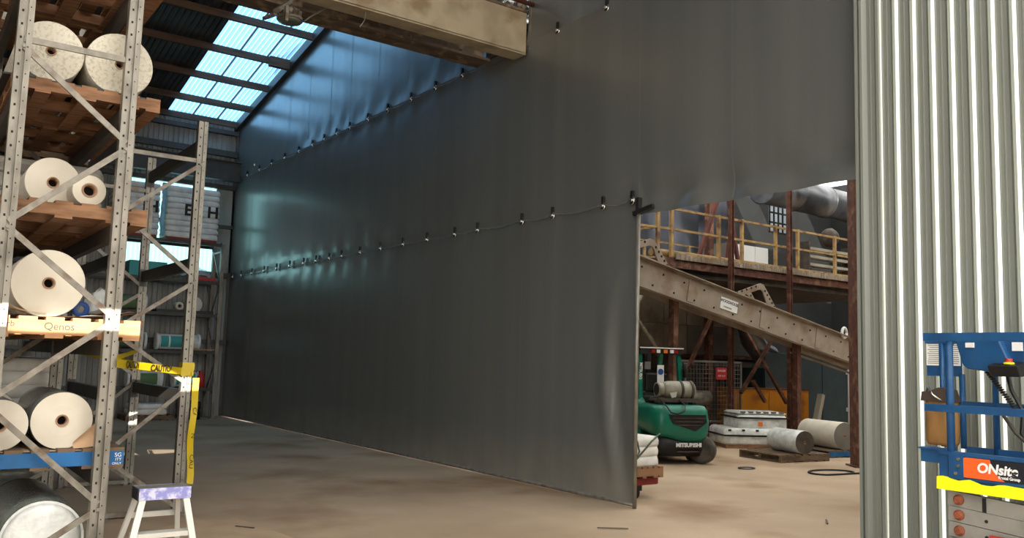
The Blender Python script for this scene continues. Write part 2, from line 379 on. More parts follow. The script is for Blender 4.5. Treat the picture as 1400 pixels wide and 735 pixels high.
# ================================================================ CURTAIN
CX = 7.35
cu = thing('dividing_curtain', 'huge dark grey vinyl curtain wall dividing the shed, laced in three tiers', 'curtain', (CX, 7.66, 0))
ED = [23.55, 22.1, 20.9, 19.7, 18.5, 17.3, 16.3, 15.0, 13.8, 12.65, 11.17, 10.05, 9.29, 7.66, 6.2, 4.56]
CLIPL = [23.42-.0, 22.515, 21.667, 20.768, 19.923, 19.088, 18.264, 17.573, 16.881, 16.265, 15.418, 14.546, 13.661, 12.801, 11.902, 11.23, 10.051, 9.33, 8.281, 7.739]
CLIPL[0] = 23.2
CLIPU = [22.491, 21.596, 20.702, 19.819, 18.948, 18.133, 17.486, 16.837, 16.187, 15.346, 14.505, 13.59, 12.731, 11.852, 9.317, 8.281]
def pinch(y, z, clips, z0):
    d = min(abs(y-c) for c in clips); h = abs(z-z0)
    if h > .5: return 0
    return .03*math.exp(-(h/.10)**2)*(1-math.exp(-(d/.18)**2)) + .012*math.exp(-(h/.3)**2)*math.cos(d*9)
def cx(y, z):
    x = .012*N(y*.55, z*.3, 1.3)+.005*N(y*1.4, z*.3, 5.1)+.0012*N(y*5, z*.2, 9)
    x += pinch(y, z, CLIPL, 3.76)-pinch(y, z, CLIPU, 6.42)*.8
    if z < 3.7 and y < 8.9:    # diagonal tension folds towards the end pole
        t = max(0, 1-(y-7.66)/1.15)
        s = (y-7.66)-(.10+.30*math.sin(max(0, min(1, z/3.4))*PI)**1.0*0.9)
        x += .055*math.exp(-(s/.11)**2)*min(1, z/.5)*min(1, max(0, (3.0-z))/1.2)-.04*math.exp(-((s-.17)/.10)**2)*min(1, z/.6)*min(1, max(0, 2.6-z)/1.2)
        x += .012*math.sin(z*2.2+y*7)*t
    if z < .5: x += (.5-z)*.05*N(y*2.1, 3.3)+.02*N(y*7, z*2)*(.5-z)
    if z < 4.6 and y < 7.66: x += .03*math.sin((z-3.5)*5-(7.66-y)*.5)*math.exp(-((z-3.5)/.4)**2)
    return x
def cpanel(y0, y1, z0f, z1f, dz=.16):
    ny = max(4, int(abs(y0-y1)/.07)); nz = max(6, int((z1f(y0)-z0f(y0))/dz))
    if z0f(y0) > 3 or True: nz = max(nz, 14)
    def fn(u, t):
        y = y0+(y1-y0)*u; z = z0f(y)+(z1f(y)-z0f(y))*t
        return Vector((CX+cx(y, z), y, z))
    return MB().grid(fn, ny, nz)
botf = lambda y: .03+.02*abs(N(y*1.3, 7))
for a, b in zip(ED[:-1], ED[1:]):
    if b >= 7.6: part('lower_panel', cpanel(a, b, botf, lambda y: 3.75, .08), 'curtain', cu, True)
    part('middle_panel', cpanel(a, b, (lambda y: 3.75) if b >= 7.6 else (lambda y: 3.51+.02*(y-4.7)/3), lambda y: 6.41, .08), 'curtain', cu, True)
    if not (a <= 11.2 and b >= 10.0): part('upper_panel', cpanel(a, b, lambda y: 6.41, (lambda y: rz_(y)-.0) if a > 11 else (lambda y: 9.5), .1), 'curtain', cu, True)
for y in ED[1:-1]:
    def sm(z0, z1):
        g = MB(); g.grid(lambda u, t: Vector((CX+cx(y, z0+(z1-z0)*t)-.004, y-.006+.012*u, z0+(z1-z0)*t)), 1, 24); return g
    part('seam', sm(.05 if y > 7.7 else 3.55, 6.4), 'seam', cu, True)
    if y > 11.2 or y < 10: part('seam', sm(6.43, min(rz_(y), 9.4)), 'seam', cu, True)
def rope(clips, z0, ya, yb):
    ys = sorted(set([ya]+clips+[yb]), reverse=True); pts = []
    for a, b in zip(ys[:-1], ys[1:]):
        for k in range(4):
            t = k/4; pts.append((CX-.035, a+(b-a)*t, z0-.05*4*t*(1-t)))
    pts.append((CX-.035, yb, z0)); return MB().tube(pts, .007, 5)
part('lacing_rope', rope(CLIPL, 3.74, 23.5, 7.66), 'galv', cu, True)
part('lacing_rope', rope([c for c in CLIPU if c > 11], 6.40, 23.5, 11.2), 'galv', cu, True)
clipm = mesh('clip', MB().prism([(-.018, .07), (.018, .07), (.018, -.01), (.012, -.02), (.024, -.095), (-.024, -.095), (-.012, -.02), (-.018, -.01)], (-.05, 0, 0), Y3, Z3, (.036, 0, 0)), 'black')
hookm = mesh('hook', MB().tube([(-.03, .03*math.sin(a), -.055+.045*math.cos(a)) for a in [k*PI/5 for k in range(11)]], .011, 6).lathe((-.06, 0, -.05), (-.02, 0, -.05), [(0, .022), (.04, .022)], 8), 'chrome')
for y in CLIPL:
    c = share('clip', clipm, cu, (0, y-7.66, 3.77)); share('hook', hookm, c)
for y in CLIPU:
    c = share('clip', clipm, cu, (0, y-7.66, 6.43)); share('hook', hookm, c)
part('end_pole', MB().cyl((CX-.02, 7.635, 0), (CX-.02, 7.635, 3.56), .025, n=12), 'galv', cu, True)
part('corner_strap', MB().bar((CX-.045, 7.70, 3.545), (CX-.045, 7.36, 3.60), .04, .05), 'black', cu, True)
part('corner_strap', MB().box(CX-.05, CX+.01, 7.61, 7.66, 3.56, 3.74), 'black', cu, True)
part('bottom_tube', MB().tube([(CX+.012*N(y*.8), y, .035+.008*N(y)) for y in [23.5-.5*k for k in range(32)]+[7.64]], .022, 8), 'galv', cu, True, label='pale tube in the bottom hem')
part('edge_strip', MB().box(CX-.03, CX+.03, 9.98, 10.03, 6.3, 9), 'galv', cu, True)
part('edge_strip', MB().box(CX-.03, CX+.0, 10.0, 11.0, 6.33, 6.42), 'curtain', cu, True)

# ================================================================ GIRDERS AND PIPES OVERHEAD
g = thing('steel_girder', 'pale beige painted channel girder overhead, poking through the curtain notch', 'girder', (3.87, 10.05, 6.24))
part('web', MB().box(3.87, 7.30, 10.05, 10.08, 6.24, 6.87), 'girder', g, True)
part('flange', MB().box(3.87, 7.30, 10.05, 10.34, 6.22, 6.25), 'girder', g, True)
part('flange', MB().box(3.87, 7.30, 10.03, 10.34, 6.86, 6.9), 'girder_rust', g, True)
part('end_plate', MB().box(3.86, 3.88, 10.05, 10.36, 6.24, 6.87), 'girder', g, True)
g = thing('steel_girder', 'rust-stained brown beam spanning overhead behind the beige girder', 'girder', (-7.4, 11.2, 6.4))
part('web', MB().box(-7.4, 7.30, 11.19, 11.21, 6.4, 7.2), 'girder_rust', g, True)
part('flange', MB().box(-7.4, 7.30, 11.0, 11.4, 6.38, 6.42), 'girder_rust', g, True)
part('flange', MB().box(-7.4, 7.30, 11.0, 11.4, 7.18, 7.22), 'girder_rust', g, True)
for x in (3.2, 4.9, 5.9, 6.8): part('bolt', MB().cyl((x, 11.07, 6.42), (x, 11.07, 6.47), .025, n=6).box(x-.05, x+.05, 11.04, 11.1, 6.415, 6.43), 'girder_rust', g, True)
g = thing('rusty_pipe', 'thin rusty pipe running along the top of the beige girder', 'pipe', (3.5, 9.98, 6.98))
part('run', MB().cyl((2.0, 9.95, 6.97), (7.4, 9.95, 6.97), .035, n=10), 'rust_red', g, True)
for x in (5.75, 6.2, 6.55): part('coupling', MB().cyl((x-.05, 9.95, 6.97), (x+.05, 9.95, 6.97), .05, n=10).box(x-.012, x+.012, 9.94, 9.97, 6.9, 7.06), 'rust', g, True)
single('foil_insulation', MB().grid(lambda u, t: Vector((5.2+2.7*u, 10.5+.08*N(u*6, t*5)+.12*N(u*14, t*8, 2), 6.95+1.0*t+.06*N(u*9, 4))), 44, 20), 'foil', 'crinkled silver foil insulation above the beige girder', 'insulation', (5.2, 10.5, 6.95))
# pendant lamp
g = thing('high_bay_lamp', 'round unlit grey factory lamp on a bracket under the overhead beam', 'lamp', (3.93, 10.9, 6.12))
part('lens', MB().lathe((3.93, 10.75, 6.06), (3.93, 10.75, 6.1), [(0, .09), (.01, .15), (.03, .155)], 20), 'lens', g, True)
part('housing', MB().lathe((3.93, 10.75, 6.09), (3.93, 10.75, 6.3), [(0, .17), (.04, .17), (.06, .12), (.1, .115), (.12, .14), (.16, .1), (.2, .05)], 20), 'galv_rust', g, True)
for k in range(12):
    a = 2*PI*k/12; part('fin', MB().box(3.93+.1, 3.93+.15, 10.745, 10.755, 6.13, 6.23, a, Vector((3.93, 10.75, 0))), 'galv_rust', g, True)
part('stem', MB().cyl((3.93, 10.75, 6.28), (3.93, 10.75, 6.6), .025, n=8), 'galv', g, True)
part('bracket', MB().bar((3.66, 10.55, 6.08), (4.12, 10.8, 6.55), .06, .05).bar((3.66, 10.55, 6.04), (3.60, 10.8, 6.05), .05, .03).box(3.78, 3.82, 10.5, 10.56, 5.98, 6.18).bar((3.80, 10.56, 6.14), (3.95, 10.75, 6.14), .03, .03), 'galv_rust', g, True)
part('cable', MB().tube([(4.12, 10.72, 6.12), (4.2, 10.7, 6.2), (4.4, 10.6, 6.36), (4.45, 10.5, 6.6)], .012), 'galv', g, True)
single('hanging_wire', MB().tube([(4.70, 10.2, 6.9), (4.72, 10.1, 6.35), (4.71, 10.12, 6.1), (4.64, 10.1, 5.98)], .008), 'galv', 'short loose wire dangling below the beige girder', 'wire', (4.7, 10.2, 6.6))

# ================================================================ RACKS
def post_mb(x, y, h, w=.10, d=.085):
    pr = [(-w/2, 0), (-.010, 0), (-.010, .02), (.010, .02), (.010, 0), (w/2, 0), (w/2, d), (-w/2, d)]
    return MB().prism(pr, (x, y, 0), X3, Y3, (0, 0, h))
def holes_mb(x, y, h, w=.10):
    g = MB(); z = .12
    while z < h-.05:
        cx_ = x-w/4; g.add([(cx_-.007, y-.001, z-.009), (cx_+.007, y-.001, z-.009), (cx_+.007, y-.001, z+.009), (cx_-.007, y-.001, z+.009)], [(0, 1, 2, 3)])
        cx_ = x+w/4; g.add([(cx_-.004, y-.001, z+.03), (cx_+.004, y-.001, z+.03), (cx_+.004, y-.001, z+.04), (cx_-.004, y-.001, z+.04)], [(0, 1, 2, 3)])
        z += .10
    return g
def rack(name, label, loc, rz, x0, x1, frames, h, zig, hor, levels, beamh=.12, lastbeam=None):
    r = thing(name, label, 'rack', loc, rz)
    for i, y in enumerate(frames):
        for x in (x0, x1):
            p = part('post', post_mb(x, y, h), 'galv', r)
            part('holes', holes_mb(x, y, h), 'hole', p, kind='stuff')
            part('foot_plate', MB().box(x-.07, x+.07, y-.04, y+.13, 0, .012).cyl((x+.02, y-.03, .012), (x+.02, y-.03, .035), .018, n=6), 'galv_rust', p)
        for (xa, za), (xb, zb) in zig:
            part('brace', MB().bar((x0+(x1-x0)*xa, y+.012, za), (x0+(x1-x0)*xb, y+.012, zb), .02, .042, (0, 1, 0)), 'galv_rust', r)
            part('bolt', MB().cyl((x0+(x1-x0)*xa, y-.01, za), (x0+(x1-x0)*xa, y+.02, za), .014, n=6), 'galv', r)
        for z in hor:
            part('brace', MB().bar((x0, y+.02, z), (x1, y+.02, z), .02, .045, (0, 1, 0)), 'galv_rust', r)
    for i in range(len(frames)-1):
        for z in levels:
            for x in (x0, x1):
                part('beam', MB().box(x-.03, x+.03, frames[i]+.08, frames[i+1], z-beamh, z).box(x-.045, x+.045, frames[i]+.075, frames[i]+.09, z-beamh-.06, z+.03).box(x-.045, x+.045, frames[i+1]-.01, frames[i+1]+.0, z-beamh-.06, z+.03), 'beam_paint', r)
    return r
ZA = [((0, 3.86), (1, 3.27)), ((1, 3.22), (0, 2.58)), ((0, 2.54), (1, 1.94)), ((1, 1.90), (0, 1.33)), ((0, 1.26), (1, .57)), ((1, .53), (0, .06))]
rack('pallet_rack', 'tall galvanised pallet rack nearest the camera, loaded with white rolls', (.6, 7.0, 0), 0, 0, .735, (0, 2.45, 4.85), 4.95, ZA, (3.917,), (.81, 1.765, 2.655, 3.575, 4.52))
ZB = [((1, 3.72), (0, 3.12)), ((0, 3.08), (1, 2.50)), ((1, 2.43), (0, 1.90)), ((0, 1.86), (1, 1.36)), ((1, 1.30), (0, .66)), ((0, .60), (1, .07))]
rack('pallet_rack', 'empty galvanised pallet rack standing between loaded rack and grey curtain', (1.84, 9.5, 0), 0, 0, .74, (0, 2.3), 4.2, ZB, (3.76, .04), (1.29, 2.70, 4.0), .13)
ZD = [((0, 4.4), (1, 3.5)), ((1, 3.4), (0, 2.5)), ((0, 2.4), (1, 1.5)), ((1, 1.4), (0, .5))]
rack('pallet_rack', 'galvanised rack across the far end wall holding white bags and small rolls', (0, 23.35, 0), -PI/2, 0, .72, (1.9, 4.35, 6.8), 4.49, ZD, (4.3,), (.78, 1.715, 2.66, 3.51, 4.5), .08)

# ================================================================ PALLETS
def pallet(label, x0, x1, y0, y1, z0, m, name='pallet', h=.13, rot=0, bm=None, group=None):
    """bearers along local X, boards along local Y"""
    cx0, cy0 = (x0+x1)/2, (y0+y1)/2
    t = thing(name, label, 'pallet', (cx0, cy0, z0), rot, group); w, d = x1-x0, y1-y0
    tb = h*.16
    for k in range(3):
        y = -d/2+(d-.06)*k/2
        part('bearer', MB().box(-w/2, w/2, y, y+.06, tb, h-tb), bm or m, t)
    n = 7
    a = mesh('board', MB().box(0, w/n*.72, -d/2, d/2, 0, tb), m); 
    for k in range(n): share('board', a, t, (-w/2+k*(w-w/n*.72)/(n-1), 0, h-tb))
    for k in (0, 1, 3, 5, 6): share('board', a, t, (-w/2+k*(w-w/n*.72)/(n-1), 0, 0))
    return t
PX0, PX1 = .38, 1.565
pallet('weathered timber pallet under the two speckled rolls at the top', .55, 1.585, 7.12, 8.22, 3.575, 'pallet_wood', h=.11)
pallet('brown timber pallet on the third rack level under the small roll', PX0, 1.55, 7.12, 8.22, 2.655, 'pallet_wood', h=.13)
pq = pallet('pale new timber pallet with dark stencilled word, sunlit along its front', PX0, 1.56, 7.12, 8.22, 1.765, 'pallet_wood_new', h=.155)
text('lettering', 'Qenos', .075, 'ink', pq, (1.0, 7.117, 1.85), X3, Z3, bold=.0)
text('lettering', 'arrb', .06, 'ink', pq, (.66, 7.117, 1.86), X3, Z3)
pb = pallet('bright blue painted pallet at knee height on the near rack', PX0, 1.51, 7.12, 8.22, .81, 'pallet_old', h=.15, bm='pallet_blue')
for i, (s, z) in enumerate((('SG', .905), ('ITY', .872), ('ONLY', .842))):
    text('lettering', s, (.042, .03, .024)[i], 'white', pb, (1.495, 7.117, z), X3, Z3, align='RIGHT')
pallet('shadowy timber shelf pallet at the very top of the near rack', PX0, 1.56, 7.12, 8.22, 4.52, 'pallet_wood', h=.13)
PALN = ['level of the near rack', 'second level', 'third level', 'fourth level', 'top level']
for i, z in enumerate((.81, 1.765, 2.655, 3.575, 4.52)):
    pallet('dim timber pallet deep inside the near rack, rear bay, ' + ('knee height', 'head height', 'third tier', 'fourth tier', 'topmost tier')[i], PX0+.05, 1.5, 8.3, 9.38, z, 'pallet_wood', h=.12)
for i, z in enumerate((.81, 1.765, 2.655, 3.575)):
    pallet('dim timber pallet in the far bay of the near rack, ' + ('lowest shelf', 'second shelf', 'third shelf', 'fourth shelf')[i], PX0+.05, 1.5, 9.7, 10.8, z, 'pallet_old', h=.12)

# ================================================================ ROLLS
def roll(label, p, axis, R, L, core=.05, m='paper', me_='paper_rings', group='rolls on the near rack', ring=True, name='film_roll'):
    ax = Vector(axis).normalized()
    t = thing(name, label, 'roll', p, 0, group)
    o = Vector((0, 0, 0))
    part('winding', MB().lathe(o+ax*.004, o+ax*L, [(0, R-.004), (.012, R), (L-.02, R), (L-.006, R-.006), (L-.005, core)], 40, (False, False)), m, t)
    f = MB(); n = 40; x, y = ortho(ax); vs = []
    rings = [core, R*.5, R*.75, R-.004]
    for j, r in enumerate(rings):
        for k in range(n):
            a = 2*PI*k/n; vs.append(ax*(.004-.003*(j == 1)-.002*(j == 2))+x*(r*math.cos(a))+y*(r*math.sin(a)))
    f.add(vs, [(j*n+k, j*n+(k+1) % n, (j+1)*n+(k+1) % n, (j+1)*n+k) for j in range(3) for k in range(n)])
    part('end_face', f, me_, t)
    part('core_tube', MB().lathe(o-ax*.004, o+ax*L, [(0, core), (.0, core*.74), (.12, core*.74)], 20, (False, False)).lathe(o-ax*.004, o+ax*L, [(0, core), (.02, core)], 20, (False, False)), 'core', t)
    part('core_hollow', MB().lathe(o+ax*.09, o+ax*L, [(0, core*.74), (.01, core*.74)], 16), 'core_dark', t)
    return t
roll('speckled cream roll at the top of the near rack, left of two', (.80, 7.22, 3.93), Y3, .232, .9, .038, 'paper_speck', 'paper_speck')
roll('speckled cream roll at the top of the near rack, right of two', (1.285, 7.22, 3.935), Y3, .250, .9, .038, 'paper_speck', 'paper_speck')
roll('large ivory roll half hidden behind the small roll', (.93, 7.55, 2.785+.2), Y3, .2, .8, .045)
roll('small ivory roll with thick brown core on third pallet', (1.145, 7.24, 2.785+.122), Y3, .122, .28, .055)
roll('big white roll standing out above the pale stencilled pallet', (.925, 7.26, 1.92+.255), Y3, .252, .8, .045)
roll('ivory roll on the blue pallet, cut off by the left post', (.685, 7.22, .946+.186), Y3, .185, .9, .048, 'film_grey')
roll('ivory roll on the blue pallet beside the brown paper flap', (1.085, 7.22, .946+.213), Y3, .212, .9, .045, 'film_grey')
rf = roll('large floor roll under green-grey film with crumpled white end', (1.02, 7.25, .295), Y3, .285, 1.3, .02, 'film_green', 'film_white')
part('crumpled_end', MB().lathe((0, -.012, 0), (0, .02, 0), [(0, .05), (.008, .16), (.004, .22), (.02, .28)], 40), 'film_white', rf)
part('film_wrap', MB().lathe((0, -.0, 0), (0, 1.3, 0), [(.0, .287), (.5, .294), (1.2, .292)], 36, (False, False)), 'film_clear', rf)
roll('black film roll lying on floor at the frame edge', (.45, 7.9, .26), Y3, .25, 1.2, .03, 'black_film', 'black_film')
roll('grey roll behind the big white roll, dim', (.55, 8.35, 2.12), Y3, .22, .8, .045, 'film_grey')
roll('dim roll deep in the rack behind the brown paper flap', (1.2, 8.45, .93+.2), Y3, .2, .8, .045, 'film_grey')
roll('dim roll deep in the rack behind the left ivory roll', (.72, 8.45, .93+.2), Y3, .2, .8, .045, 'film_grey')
# wrapping paper and film on the near rack
single('kraft_paper', MB().grid(lambda u, t: Vector((1.17+.24*u, 7.20-.05*u+.02*math.sin(t*3), .952+(.05+.22*u)*t+.03*u)), 8, 6), 'kraft', 'brown paper flap curling up right of the ivory roll', 'paper', (1.17, 7.2, .95))
single('kraft_paper', MB().grid(lambda u, t: Vector((.50+.42*u, 7.2+.25*t, 1.945+.16*(1-u)**2*(1-t*.3))), 10, 5), 'kraft', 'brown paper sheet draped beside the big white roll', 'paper', (.5, 7.2, 1.94))
single('cardboard_sheet', MB().grid(lambda u, t: Vector((1.28+.30*u, 7.22+.5*t, 1.965+.03*u+.02*N(u*3, t*3))), 8, 6).grid(lambda u, t: Vector((1.28+.30*u, 7.22+.5*t, 1.955+.03*u+.02*N(u*3, t*3))), 8, 6), 'kraft', 'folded brown card at the right end of the stencilled pallet', 'cardboard', (1.28, 7.2, 1.95))
single('plastic_film', MB().grid(lambda u, t: Vector((1.18+.34*u, 7.5+.25*t+.04*N(u*5, t*5), 1.96+.22*math.sin(u*PI)*math.sin(t*PI*.9+.2)+.05*N(u*8, t*7, 3))), 16, 14), 'film_clear', 'crumpled clear film heaped beside the big white roll', 'film', (1.2, 7.5, 1.95))
single('white_liner', MB().grid(lambda u, t: Vector((.40+.98*u, 7.13+.7*t, 1.932+.012*math.sin(u*9)+.01*N(u*6, t*5))), 24, 10), 'white', 'white liner sheet spread beneath the big white roll', 'sheet', (.4, 7.13, 1.925))
single('liner_card', MB().box(.45, 1.42, 7.18, 8.1, .94, .946), 'kraft', 'thin card liner under the ivory rolls on blue pallet', 'sheet', (.9, 7.6, .94))
single('liner_card', MB().box(.5, 1.5, 7.2, 8.1, 3.687, 3.70), 'black', 'dark liner between speckled rolls and top pallet', 'sheet', (.9, 7.6, 3.69))
single('blue_tape_roll', MB().lathe((1.18, 7.4, 2.0), (1.18, 7.46, 2.0), [(0, .03), (0, .06), (.06, .06), (.06, .03)], 18, (False, False)), 'sign_blue', 'small blue tape roll beside the big white roll', 'tape', (1.18, 7.4, 1.94))
# dim loads in the rear bays
def sacks(label, x0, x1, y0, y1, z0, n, hh, m='sack', group=None, name='wrapped_sack_stack', cat='sacks'):
    t = thing(name, label, cat, ((x0+x1)/2, (y0+y1)/2, z0), 0, group); w, d = (x1-x0)/2, (y1-y0)/2
    for k in range(n):
        R = []
        for j, (zz, s) in enumerate(((0, .965), (.25, .997), (.6, 1.0), (1, .96))):
            ring = []
            for i in range(28):
                a = 2*PI*i/28; c, s_ = math.cos(a), math.sin(a); e = .22
                px, py = math.copysign(abs(c)**e, c)*w*s, math.copysign(abs(s_)**e, s_)*d*s
                q = .025*N(px*3+k, py*3, zz+k*2.3)
                ring.append(Vector((px*(1+q), py*(1+q), hh*(k+zz*1.02))))
            R.append(ring)
        part('sack_layer', MB().loft(R), m, t)
    return t
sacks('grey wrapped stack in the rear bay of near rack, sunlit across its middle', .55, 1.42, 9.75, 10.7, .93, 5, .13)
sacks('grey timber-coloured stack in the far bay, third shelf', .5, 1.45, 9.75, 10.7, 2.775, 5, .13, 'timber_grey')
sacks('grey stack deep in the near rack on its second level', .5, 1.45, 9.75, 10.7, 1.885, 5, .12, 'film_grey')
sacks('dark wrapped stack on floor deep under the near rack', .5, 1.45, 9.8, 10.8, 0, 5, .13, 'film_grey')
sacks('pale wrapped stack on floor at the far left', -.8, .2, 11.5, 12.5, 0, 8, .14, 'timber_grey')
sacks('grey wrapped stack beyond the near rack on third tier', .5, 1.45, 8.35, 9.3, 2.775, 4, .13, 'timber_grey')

# ================================================================ FAR RACK LOADS
def bagstack(label, x0, x1, z0, h, word, m='sack'):
    t = sacks(label, x0, x1, 22.55, 23.3, z0+.06, 9, (h-.06)/9, m, None, 'bulk_bag_stack', 'sacks')
    part('base_board', MB().box(x0+.05-(x0+x1)/2, x1-.05-(x0+x1)/2, -.36, .36, -.06, 0), 'pallet_red', t)
    for w, xx, s in word: text('lettering', w, s, 'ink', t, (xx, 22.53, z0+h*.56), X3, Z3, bold=.012)
    return t
bagstack('white wrapped bag stack marked E/H atop the far rack', 5.36, 6.70, 4.5, 1.36, (('E', 5.88, .40), ('/', 6.06, .5), ('H', 6.5, .40)))
bs = bagstack('white wrapped bag stack marked H atop the far rack', 4.12, 5.22, 4.5, 1.34, (('H', 5.02, .40),))
single('blue_film_edge', MB().grid(lambda u, t: Vector((5.22+.11*u+.04*N(t*5), 22.56-.03*math.sin(u*PI)+.03*N(u*4, t*6), 4.55+1.35*t)), 5, 16), 'sack_blue', 'pale blue film hanging between the two marked bag stacks', 'film', (5.3, 22.55, 4.5))
roll('small white roll with wide hole on the far rack', (5.86, 22.64, 2.66+.17), Y3, .10, .3, .05, group='small rolls on the far rack')
roll('plain white disc-like roll on the far rack behind rack post', (6.22, 22.64, 2.66+.23), Y3, .2, .3, .015, group='small rolls on the far rack')
single('dark_tray', MB().box(5.3, 6.7, 22.6, 23.2, 2.66, 2.73), 'black', 'flat black tray on the far rack under small rolls', 'tray', (6, 22.9, 2.66))
def lroll(label, x0, x1, z, r, m, lab):
    t = thing('labelled_roll', label, 'roll', (x0, 22.95, z), 0, 'printed rolls on the far rack')
    part('winding', MB().cyl((0, 0, r), (x1-x0, 0, r), r, n=20), m, t)
    part('end_cap', MB().cyl((-.02, 0, r), (.04, 0, r), r+.02, n=20), 'white', t); part('end_cap', MB().cyl((x1-x0-.04, 0, r), (x1-x0+.02, 0, r), r+.02, n=20), 'white', t)
    part('label_band', MB().grid(lambda u, s: Vector(((x1-x0)*(.3+.55*u), -(r+.004)*math.cos((s-.5)*1.6), r+(r+.004)*math.sin((s-.5)*1.6))), 1, 6), lab, t)
    part('label_panel', MB().grid(lambda u, s: Vector(((x1-x0)*(.08+.18*u), -(r+.004)*math.cos((s-.5)*1.6), r+(r+.004)*math.sin((s-.5)*1.6))), 1, 6), lab, t)
lroll('white roll with teal printed label on far rack, waist-high shelf', 5.42, 6.46, 1.74, .19, 'white', 'teal_label')
lroll('grey roll with olive label on far rack, left of the teal one', 4.2, 5.15, 1.74, .19, 'film_grey', 'green_label')
lroll('white roll with teal label on the lowest far shelf', 5.9, 6.5, .80, .19, 'white', 'teal_label')
lroll('white roll with olive label on the lowest far shelf', 4.8, 5.6, .80, .19, 'white', 'green_label')
lroll('dim roll with dark green label on the middle far shelf', 4.3, 5.1, 2.68, .19, 'film_grey', 'green_label')
single('red_can', MB().lathe((6.52, 22.7, .8), (6.52, 22.7, 1.2), [(0, .1), (.25, .1), (.3, .06), (.4, .06)], 14), 'red', 'small red container at the end of lowest far shelf', 'container', (6.52, 22.7, .8))
single('plastic_film', MB().grid(lambda u, t: Vector((5.5+1.25*u, 22.62+.5*t, 3.54+.5*math.sin(u*PI)**.7*math.sin(t*PI*.8+.3)*(.7+.5*N(u*5, t*4))+.04*N(u*15, t*9))), 26, 14), 'film_clear', 'clear film heaped on the far rack below the marked bags', 'film', (6, 22.8, 3.5))
single('red_strap_roll', MB().box(6.0, 6.7, 22.62, 22.8, 3.52, 3.60), 'red', 'flat red bundle under the clear film on far rack', 'bundle', (6.3, 22.7, 3.51))
single('teal_crate', MB().box(4.6, 5.5, 22.65, 23.2, 3.52, 3.9), 'teal_label', 'teal crate on the far rack below the marked bags', 'crate', (5, 22.9, 3.51), bevel=.02)
single('card_flap', MB().box(6.1, 6.75, 22.5, 23.1, 1.735, 1.76, .1), 'kraft', 'flat brown card on far shelf beside labelled roll', 'cardboard', (6.4, 22.8, 1.73))
pallet('low grey pallet on floor beneath the far rack', 4.7, 5.8, 22.3, 23.2, 0, 'pallet_old')
sacks('row of pale sacks on the low pallet beneath the far rack', 4.8, 5.7, 22.4, 23.1, .13, 2, .13)
sacks('black lumpy bag on floor beside the far rack foot', 6.0, 6.5, 22.4, 23.0, 0, 2, .22, 'black_film', None, 'black_bag', 'bag')
pallet('reddish pallet on floor at far left of the end wall', 2.6, 3.7, 20.6, 21.6, 0, 'pallet_red')
sacks('dark wrapped load on the reddish pallet by end wall', 2.7, 3.6, 20.7, 21.5, .13, 4, .14, 'film_grey')

# ================================================================ CAUTION TAPE, LADDER, CARDBOARD
def tape(mb, pts, w, up_=Z3):
    pts = [Vector(p) for p in pts]; vs = []
    for p in pts: vs += [p-Vector(up_)*w/2, p+Vector(up_)*w/2]
    return mb.add(vs, [(2*i, 2*i+2, 2*i+3, 2*i+1) for i in range(len(pts)-1)], True)
ct = thing('caution_tape', 'yellow and black caution tape strung between racks and round the post', 'tape', (2.5, 9.46, 0))
part('strand', tape(MB(), [(1.38, 6.96, 1.60), (1.6, 7.8, 1.575), (1.9, 8.5, 1.55), (2.5, 9.44, 1.49)], .07), 'tape', ct, True)
part('strand', tape(MB(), [(1.85, 11.75, 1.66), (2.2, 10.6, 1.56), (2.62, 9.47, 1.45)], .06), 'tape', ct, True)
part('strand', tape(MB(), [(1.38, 7.05, 1.60), (1.7, 8.6, 1.62), (2.56, 11.78, 1.68)], .05), 'tape', ct, True)
part('wrap', MB().box(2.515, 2.645, 9.485, 9.60, 1.44, 1.53).box(2.525, 2.65, 9.48, 9.61, 1.50, 1.58), 'tape', ct, True)
part('tail', tape(MB(), [(2.665, 9.45, 1.42-.1*k) if k < 3 else (2.66+.012*math.sin(k*.8), 9.45+.02*math.sin(k), 1.42-.1*k) for k in range(12)], .06, (1, -.4, 0)), 'tape', ct, True)
d1 = (Vector((2.5, 9.44, 1.49))-Vector((1.9, 8.5, 1.55))).normalized(); nrm = Vector((d1.y, -d1.x, 0)).normalized()
def on_strand(t): return Vector((1.9, 8.5, 1.55)).lerp(Vector((2.5, 9.44, 1.49)), t)+nrm*.006
text('lettering', 'CAUTION', .085, 'ink', ct, on_strand(.5), d1, Z3, sx=1.9, bold=.002)
d0 = (Vector((1.9, 8.5, 1.55))-Vector((1.6, 7.8, 1.575))).normalized(); n0 = Vector((d0.y, -d0.x, 0)).normalized()
text('lettering', 'CAUTION', .085, 'ink', ct, Vector((1.6, 7.8, 1.575)).lerp(Vector((1.9, 8.5, 1.55)), .45)+n0*.006, d0, Z3, sx=1.5, bold=.002)
text('lettering', 'CAUTION', .055, 'ink', ct, (2.668, 9.435, .95), (0, 0, -1), (1, -.4, 0), sx=1.3)
text('lettering', 'CAU', .055, 'ink', ct, (2.668, 9.435, .55), (0, 0, -1), (1, -.4, 0), sx=1.3)
